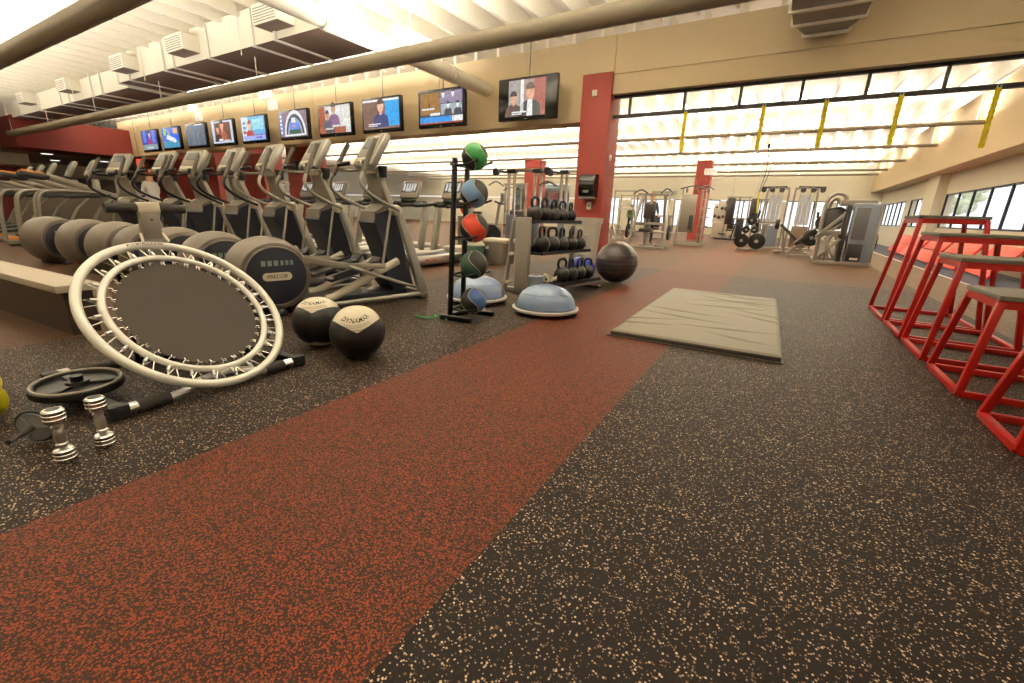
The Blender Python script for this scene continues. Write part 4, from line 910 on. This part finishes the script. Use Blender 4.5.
# selectorised rack of ladder frames
t = thing('cable_station','silver ladder-framed cable station with grey weight shield below the far red pillar','exercise machine',(-2.85,17.2,0))
bars('base_bar',t,M_frame,[((-.45,-.3,.04),(.5,-.3,.04)),((-.45,.6,.04),(.45,.6,.04))]); bars('post',t,M_frame,[((-.42,-.3,.05),(-.4,.1,1.95)),((.45,-.3,.05),(.38,.1,1.95)),((.2,.6,.05),(.2,.4,1.95))],.06,.06)
for k in range(5): MB().bar((.25,-.2+.06*k,.4+.3*k),(.6,-.2+.06*k,.4+.3*k),.04,.04).build('rung', M_frame, t)
MB().box((-.15,.0,1.1),(.5,.12,1.3),bev=.02).build('weight_shield', M_frame2, t); MB().box((.0,-.07,.8),(.14,.02,.5)).build('weight_stack', M_dark, t)
tubes('pulley_arm',t,M_dark,[[(-.5,0,1.95),(-.1,.1,2.05),(.3,0,1.95)],[(.0,0,1.9),(.35,.1,2.05),(.6,0,1.92)]],.025)
for xx in (-.3,.05,.4): MB().cyl((xx,.05,1.9),(xx+.04,.05,1.9),.08,n=14).build('pulley', M_dark, t)
# plate tree with plates
t = thing('plate_tree','low silver A-frame plate tree on the floor in the far room','plate rack',(-.87,16.5,0))
bars('base_bar',t,M_frame,[((-.32,-.15,.04),(.34,-.15,.04)),((-.32,.3,.04),(.34,.3,.04))],.06,.05); bars('leg',t,M_frame,[((-.25,.05,.05),(-.05,.05,1.0)),((.27,.05,.05),(.02,.05,1.0))],.07,.07)
for px_, z in ((-.17,.3),(.19,.3),(0,.95),(-.1,.65),(.1,.65)): MB().cyl((px_,-.25,z),(px_,.3,z),.024,n=8).build('peg', M_steel, t)
for k, (px_, z, s, l) in enumerate(((-.2,.31,.95,'black weight plate low on the left of the plate tree'),(.24,.31,1.1,'large black weight plate low on the right of the plate tree'),(0,.95,.62,'small black weight plate at the top of the plate tree'),(-.12,.66,.5,'small black weight plate on the middle left peg of the plate tree'),(.13,.66,.5,'small black weight plate on the middle right peg of the plate tree'))):
    q = dup(wp,(-.87+px_,16.3,z),PI/2,l); q.scale = (s,s,s)
# dual cable towers
def tower(x, y, flip, label, low):
    t = thing('cable_tower', label, 'cable machine', (x,y,0), 0, 'pair of cable towers in the far room')
    f = -1 if flip else 1
    tubes('frame_post',t,M_frame,[[(-.38*f,0,.03),(-.33*f,0,1.0),(-.28*f,0,1.95),(-.2*f,0,2.08),(-.05*f,0,2.1)],[(.38*f,0,.03),(.38*f,0,1.9),(.33*f,0,2.06),(.2*f,0,2.1),(.0,0,2.1)]],.035)
    tubes('guide_rod',t,M_chrome,[[(-.08,0,.1),(-.08,0,2.05)],[(.08,0,.1),(.08,0,2.05)],[(.2*f,0,.1),(.2*f,0,2.05)]],.016)
    MB().box((.02*f,.05,.42),(.5,.16,.75),bev=.02).build('weight_stack', low, t); MB().box((.02*f,.1,1.35),(.42,.03,1.0)).build('shield', mat('pale_shield', hexc(214,220,226), .3), t)
    MB().box((0,0,.02),(.9,.5,.04),bev=.01).build('base', M_frame, t)
    for xx in (-.42,-.15,.15): MB().cyl((xx*f,-.03,2.02),(xx*f,.03,2.02),.085,n=14).build('pulley', M_dark, t)
    MB().bar((-.5*f,0,2.1),(.3*f,0,2.12),.06,.07,bev=.01).build('top_arm', M_dark, t)
    tubes('handle',t,M_black,[[(-.42*f,-.05,1.3),(-.44*f,-.05,1.1)]],.04)
tower(-.38,19,False,'silver cable tower with blue-grey weight stack, left one of the pair',M_greyblue); tower(.56,19,True,'silver cable tower with brown weight stack, right one of the pair',mat('brown_stack', hexc(110,88,66), .4))
# decline bench
t = thing('decline_bench','dark padded decline bench with silver base in front of the cable towers','bench',(.25,16.0,0))
bars('base_bar',t,M_frame,[((-.32,0,.04),(.5,0,.04)),((-.3,-.25,.04),(-.3,.25,.04)),((.48,-.25,.04),(.48,.25,.04))]); bars('support_post',t,M_frame,[((-.1,0,.05),(-.22,0,.75)),((.35,0,.05),(.3,0,.35))])
MB().bar((-.3,0,.86),(.28,0,.34),.26,.08,bev=.02).build('back_pad', M_padbrown, t); MB().bar((.26,0,.34),(.62,0,.42),.26,.08,bev=.02).build('seat', M_padbrown, t); MB().cyl((.62,-.25,.5),(.62,.25,.5),.06,n=12).build('leg_roller', M_padbrown, t)
# large selectorised machine on the right
t = thing('selectorised_machine','large grey selectorised machine with smoke weight housing beside the red boxes','exercise machine',(1.33,13.0,0),.02)
bars('base_bar',t,M_frame,[((-.55,0,.04),(.55,0,.04)),((-.5,1.3,.04),(.5,1.3,.04)),((-.5,0,.04),(-.5,1.3,.04)),((.5,0,.04),(.5,1.3,.04))],.09,.08)
MB().box((.27,.08,.72),(.5,.22,1.36),bev=.03).build('weight_housing', M_greyblue, t); MB().box((.2,-.035,.95),(.26,.02,.7),bev=.008).build('smoke_panel', M_smoke, t); MB().box((.2,-.04,.3),(.28,.02,.4),bev=.01).build('lower_panel', M_dark, t); MB().box((.22,-.05,.16),(.16,.01,.05)).build('label_plate', M_white, t)
MB().box((-.07,.1,.72),(.1,.3,1.3),bev=.02).build('dark_column', M_padbrown, t); MB().box((.12,.4,1.42),(.7,.3,.14),bev=.03).build('top_housing', M_frame2, t); MB().box((.53,.1,.75),(.05,.3,1.3),bev=.015).build('side_fin', M_frame, t)
bars('brace',t,M_frame,[((-.5,-.02,.1),(-.12,-.02,.6)),((-.42,-.04,.62),(-.14,-.04,.1)),((-.53,0,.05),(-.53,0,.72)),((-.6,-.05,.62),(.05,.05,1.36)),((-.6,.15,.55),(-.1,.2,.95))],.075,.06)
tubes('roll_frame',t,M_frame,[[(-.5,.3,.1),(-.52,.3,1.3),(-.4,.3,1.6),(-.2,.3,1.6),(-.12,.3,1.45)],[(-.42,.5,.8),(-.42,.5,1.35),(-.32,.5,1.52),(-.2,.5,1.4)]],.045,10)
tubes('curved_guide',t,M_frame2,[[(-.34,.0,.06),(-.34,.0,.5),(-.25,.0,.68),(-.15,.0,.5),(-.13,0,.06)]],.03)
MB().box((-.3,.45,1.05),(.4,.14,.5),rotX(-.25),bev=.05).build('back_pad', M_padbrown, t); MB().box((-.3,.2,.72),(.42,.42,.12),bev=.04).build('seat', M_frame2, t); MB().box((-.05,.22,.62),(.3,.2,.14),bev=.04).build('thigh_pad', M_padbrown, t)
tubes('grip_bar',t,M_dark,[[(-.45,.2,1.25),(-.25,.05,1.3),(-.1,.2,1.22)]],.025); MB().cyl((.58,.5,.55),(.64,.5,.55),.2,n=24).build('counter_weight', M_dark, t)
# leg press style machine and loose plates behind it
t = thing('leg_press','dark padded leg press with round plates left of the grey selectorised machine','exercise machine',(.72,14.6,0))
bars('frame_bar',t,M_frame,[((-.5,0,.05),(.5,0,.05)),((-.5,0,.05),(.3,.1,1.1)),((.45,0,.05),(.3,.1,1.1)),((-.4,-.05,.25),(.2,-.05,.45))]); MB().bar((-.35,0,.35),(.0,0,.75),.4,.1,bev=.03).build('back_pad', M_padbrown, t)
for x, z, l in ((.0,.55,'black plate on the left of the padded leg press'),(.22,.95,'black plate on top of the padded leg press')): q = dup(wp,(.72+x,14.45,z),PI/2,l); q.scale = (.95,.95,.95)
# suspension trainer and heavy bags
t = thing('suspension_trainer','black and yellow suspension trainer strap hanging in the far room','strap',(-.85,18,0))
tubes('strap',t,M_dark,[[(0,0,3.3),(.05,0,2.6),(-.05,0,1.9)],[(.2,0,2.9),(.1,0,2.3),(-.02,0,1.9)]],.012,6); tubes('yellow_strap',t,M_strap,[[(-.05,0,1.9),(0,0,1.2)]],.03,6); tubes('handle',t,M_black,[[(-.1,0,1.2),(0,0,1.02),(.1,0,1.2)]],.03,6); MB().box((0,0,3.36),(.08,.08,.14),bev=.01).build('anchor', M_black, t)
hb0 = None
for x, y, l in ((-1.95,20.6,'dark heavy bag hanging left of the suspension trainer'),(-1.1,20.8,'dark heavy bag hanging behind the suspension trainer')):
    t = thing('heavy_bag',l,'punch bag',(x,y,0),0,'heavy bags in the far room'); MB().lathe([(0,.75),(.13,.76),(.16,.8),(.16,1.75),(.13,1.8),(0,1.81)],20).build('bag_body', M_padbrown, t); tubes('chain',t,M_steel,[[(.08,0,1.8),(0,0,2.2)],[(-.08,0,1.8),(0,0,2.2)],[(0,0,2.2),(0,0,3.87)]],.012,5)
# white storage board with hung dark balls
t = thing('storage_board','white standing board with black training balls and grips hung on it','storage rack',(-2.8,26,0))
MB().box((0,0,1.25),(.9,.05,.95),bev=.01).build('panel', M_white, t); MB().box((0,0,.4),(.8,.3,.75),bev=.02).build('cabinet', M_cream, t)
for x, z, r_ in ((-.3,1.55,.05),(-.05,1.5,.08),(.2,1.48,.13),(.32,1.25,.05),(-.35,1.1,.07),(-.15,1.05,.09),(.05,1.1,.07),(.22,1.05,.09)): MB().ball((x,-.08,z),r_,12).build('hung_ball', M_dark, t)
t = thing('rowing_frame','low black framed rower beside the white storage board','exercise machine',(-2.2,23.2,0)); bars('frame_bar',t,M_dark,[((-.5,0,.06),(.5,0,.06)),((.2,0,.06),(.3,0,.7)),((.0,0,.7),(.4,0,.75))],.06,.06); MB().box((-.2,0,.3),(.3,.25,.08),bev=.02).build('seat', M_padbrown, t)
t = thing('barbell_rack','black loaded curl stand between the plate tree and the cable towers','exercise machine',(-.45,17.6,0)); bars('frame_bar',t,M_frame,[((-.3,0,.05),(.3,0,.05)),((0,0,.05),(0,0,1.0)),((-.3,-.1,.9),(.3,-.1,.9))],.06,.06); MB().cyl((-.4,-.14,.85),(.4,-.14,.85),.02,n=8).build('bar', M_steel, t)
for x in (-.3,.3): MB().cyl((x-.06,-.14,.85),(x+.06,-.14,.85),.16,n=18).build('plate', M_iron, t)
# functional trainers and machines behind the kettlebell rack
def func(x, y, w, h, label):
    t = thing('functional_trainer', label, 'exercise machine', (x,y,0), 0, 'functional trainers behind the kettlebell rack')
    for s in (-1,1):
        tubes('column',t,M_chrome,[[(s*w*.5,0,.05),(s*w*.5,0,h)],[(s*w*.32,0,.05),(s*w*.32,0,h)]],.045,10)
        MB().box((s*w*.41,.02,.45),(w*.24,.2,.85),bev=.02).build('weight_stack', M_greyblue, t); MB().box((s*w*.41,0,h-.02),(w*.3,.16,.12),bev=.03).build('pulley_box', M_dark, t)
        tubes('pulley_arm',t,M_dark,[[(s*w*.5,-.05,h-.05),(s*w*.8,-.2,h-.02)]],.03); MB().cyl((s*w*.8,-.25,h-.05),(s*w*.8,-.18,h-.05),.1,n=14).build('pulley', M_dark, t); tubes('handle',t,M_dark,[[(s*w*.8-.25,-.2,h-.4),(s*w*.8,-.2,h-.3),(s*w*.8+.25,-.2,h-.42)]],.018,6)
    bars('cross_beam',t,M_frame,[((-w*.5,0,h),(w*.5,0,h)),((-w*.55,0,.04),(w*.55,0,.04))],.08,.08)
func(-6.25,11,1.0,2.05,'chrome functional trainer behind the left end of the kettlebell rack'); func(-5.25,12.2,.9,2.12,'chrome functional trainer behind the right end of the kettlebell rack')
t = thing('exercise_bike','silver and black upright bike behind the ball rack','exercise bike',(-6.75,9.9,0),.3)
bars('frame_bar',t,M_frame,[((-.4,0,.05),(.45,0,.05)),((-.4,-.2,.04),(-.4,.2,.04)),((.45,-.2,.04),(.45,.2,.04)),((.2,0,.1),(.35,0,1.15)),((-.15,0,.1),(-.25,0,.85))],.07,.07)
MB().lathe([(0,-.06),(.24,-.06),(.27,0),(.24,.06),(0,.06)],24,T(Vector((.15,0,.38))) @ rotX(PI/2)).build('flywheel_cover', M_dark, t); MB().box((-.27,0,.9),(.26,.2,.08),bev=.03).build('saddle', M_black, t); tubes('handlebar',t,M_dark,[[(.3,-.28,1.2),(.42,-.15,1.15),(.42,.15,1.15),(.3,.28,1.2)]],.022); MB().box((.45,0,1.3),(.08,.3,.22),bev=.02).build('console', M_frame2, t)
t = thing('red_ball','red exercise ball on the floor behind the medicine ball rack','exercise ball',(-7.9,10.6,1.0)); MB().ball((0,0,.0),.2,24).build('ball_skin', M_redvinyl, t); MB().box((0,0,-.6),(.4,.4,.8),bev=.02).build('stand', M_frame2, t)
# squat racks by the left windows of the far room
for x, y, l in ((-5.6,18,'silver squat rack standing just right of the big red pillar'),(-6.6,22,'silver squat rack by the far windows behind the first squat rack')):
    t = thing('squat_rack',l,'exercise machine',(x,y,0),0,'squat racks in the far room'); bars('post',t,M_frame,[((-.4,0,.05),(-.4,0,1.95)),((.4,0,.05),(.4,0,1.95))],.06,.06); bars('brace',t,M_frame,[((-.4,0,.6),(-.6,-.3,.05)),((.4,0,.6),(.1,-.3,.05)),((-.4,0,.6),(-.1,-.3,.05)),((-.6,-.3,.04),(.6,-.3,.04)),((-.4,0,1.9),(.4,0,1.9)),((-.4,.4,.04),(.4,.4,.04))],.05,.05); MB().cyl((-.85,-.08,1.25),(.85,-.08,1.25),.016,n=8).build('barbell', M_steel, t)
for k, (x, y, l) in enumerate(((-4.6,20.4,'pale multi-station frame between the squat racks and the far red pillar'),(-2.0,24.5,'pale multi-station frame right of the far red pillar'),(-.9,27,'pale multi-station frame before the back windows'),(-9.2,15.5,'pale multi-station frame seen between the ball rack and the pillar'))):
    t = thing('multi_station',l,'exercise machine',(x,y,0),0,'pale multi-station frames in the far room')
    bars('post',t,M_frame,[((-.5,0,.05),(-.45,0,2.0)),((.5,0,.05),(.45,0,2.0)),((0,.5,.05),(0,.4,2.0))],.07,.07); bars('beam',t,M_frame,[((-.55,0,2.0),(.55,0,2.0)),((0,0,2.0),(0,.5,2.0)),((-.5,0,.05),(.5,0,.05)),((-.45,0,1.0),(.45,0,1.0))],.07,.06)
    MB().box((.2,.1,.6),(.3,.2,.9),bev=.02).build('weight_stack', M_dark if k%2 else M_frame2, t); MB().box((-.2,-.05,.75),(.3,.1,.5),bev=.03).build('back_pad', M_padbrown, t); MB().box((-.2,-.2,.45),(.3,.3,.08),bev=.03).build('seat', M_padbrown, t); tubes('lat_bar',t,M_dark,[[(-.5,-.1,1.75),(-.3,-.1,1.85),(.1,-.1,1.85),(.3,-.1,1.75)]],.018,6)
# ---- people
def person(x, y, rz, h, shirt, pants, hair, label, hold, seated=False):
    t = thing('person', label, 'person', (x,y,0), rz, None); s = h/1.75
    J = {'p':(0,0,.95,.13),'s':(0,-.01,1.15,.125),'c':(0,0,1.35,.14),'n':(0,0,1.5,.055),'hd':(0,-.01,1.63,.095),'ht':(0,.0,1.71,.075)}
    E_ = [('p','s'),('s','c'),('c','n'),('n','hd'),('hd','ht')]
    for sd, nm in ((-1,'l'),(1,'r')):
        ex, ez, wx, wy, wz = hold
        for k, v in {'sh':(.18*sd,0,1.42,.062),'el':(.18*sd+ex*sd,-.06,ez,.045),'wr':(wx*sd,wy,wz,.032),'ha':(wx*sd,wy-.07,wz+.01,.036),'hp':(.095*sd,0,.88,.095),'kn':(.11*sd,-.02,.48,.062),'an':(.11*sd,.02,.08,.042),'to':(.12*sd,-.14,.035,.036)}.items(): J[nm+k] = v
        E_ += [('c',nm+'sh'),(nm+'sh',nm+'el'),(nm+'el',nm+'wr'),(nm+'wr',nm+'ha'),('p',nm+'hp'),(nm+'hp',nm+'kn'),(nm+'kn',nm+'an'),(nm+'an',nm+'to')]
        for f_ in range(5):   # fingers and thumb
            dx = (-.025+.0125*f_) if f_ < 4 else -.045*sd; ln = (.05,.06,.058,.045,.03)[f_]
            J['%sf%d' % (nm,f_)] = (wx*sd+dx,wy-.10-(ln if f_ < 4 else -.02),wz-.01-.02*(f_ < 4),.009); E_.append((nm+'ha','%sf%d' % (nm,f_)))
    keys = list(J); me = bpy.data.meshes.new('body'); me.from_pydata([tuple(c*s for c in J[k][:3]) for k in keys],[(keys.index(a),keys.index(b)) for a, b in E_],[])
    o = bpy.data.objects.new('body', me); C.objects.link(o)
    m = o.modifiers.new('skin','SKIN'); o.modifiers.new('sub','SUBSURF').levels = 1
    for i, k in enumerate(keys):
        v = me.skin_vertices[0].data[i]; v.radius = (J[k][3]*s,J[k][3]*s); v.use_root = k == 'p'
    dg = bpy.context.evaluated_depsgraph_get(); dg.update(); m2 = bpy.data.meshes.new_from_object(o.evaluated_get(dg)); bpy.data.objects.remove(o)
    for q in (M_skin, shirt, pants, M_dark): m2.materials.append(q)
    for p in m2.polygons:
        c = p.center/s; p.use_smooth = True
        p.material_index = 3 if c.z < .07 else 2 if c.z < .93 and abs(c.x) < .26 and c.y > -.2 else 1 if c.z < 1.47 and (abs(c.x) < .3 and c.y > -.16) else 0
    o = bpy.data.objects.new('body', m2); C.objects.link(o); o.parent = t
    MB().ball((0,.02*s,1.70*s),.1*s,16,(.95,1.05,1)).build('hair', hair, t)
    f = MB()
    for sd in (-1,1): f.ball((.035*sd*s,-.098*s,1.64*s),.012*s,8)
    f.build('eyes', M_dark, t); MB().ball((0,-.11*s,1.61*s),.016*s,8,(.8,1,1.3)).build('nose', M_skin, t); MB().box((0,-.1*s,1.575*s),(.05*s,.012,.012)).build('mouth', M_redwall, t)
    e = MB()
    for sd in (-1,1): e.ball((.095*sd*s,0,1.63*s),.025*s,8,(.5,.8,1.2))
    e.build('ears', M_skin, t)
Mh1 = mat('red_blond_hair', hexc(168,92,52), .6); Mh2 = mat('dark_hair', hexc(40,30,26), .6); Ms1 = mat('dark_navy_shirt', hexc(30,34,46), .8); Ms2 = mat('olive_green_shirt', hexc(72,96,60), .8); Ms3 = mat('white_shirt', hexc(224,222,216), .8); Mp = mat('dark_trousers', hexc(36,36,42), .8)
person(-4.05,16.2,.6,1.72,Ms1,Mp,Mh1,'person in dark top with red-blond hair standing behind the plate loaded press',(.05,1.15,.2,-.2,1.0))
person(-8.1,27.6,.3,1.6,Ms2,Mp,Mh2,'person in olive green shirt standing by the far windows',(.06,1.15,.22,-.1,.92))
person(-14.2,5.4,-1.2,1.66,Ms3,Mp,Mh1,'person in white shirt standing beyond the elliptical trainers',(.05,1.15,.2,-.25,1.1))
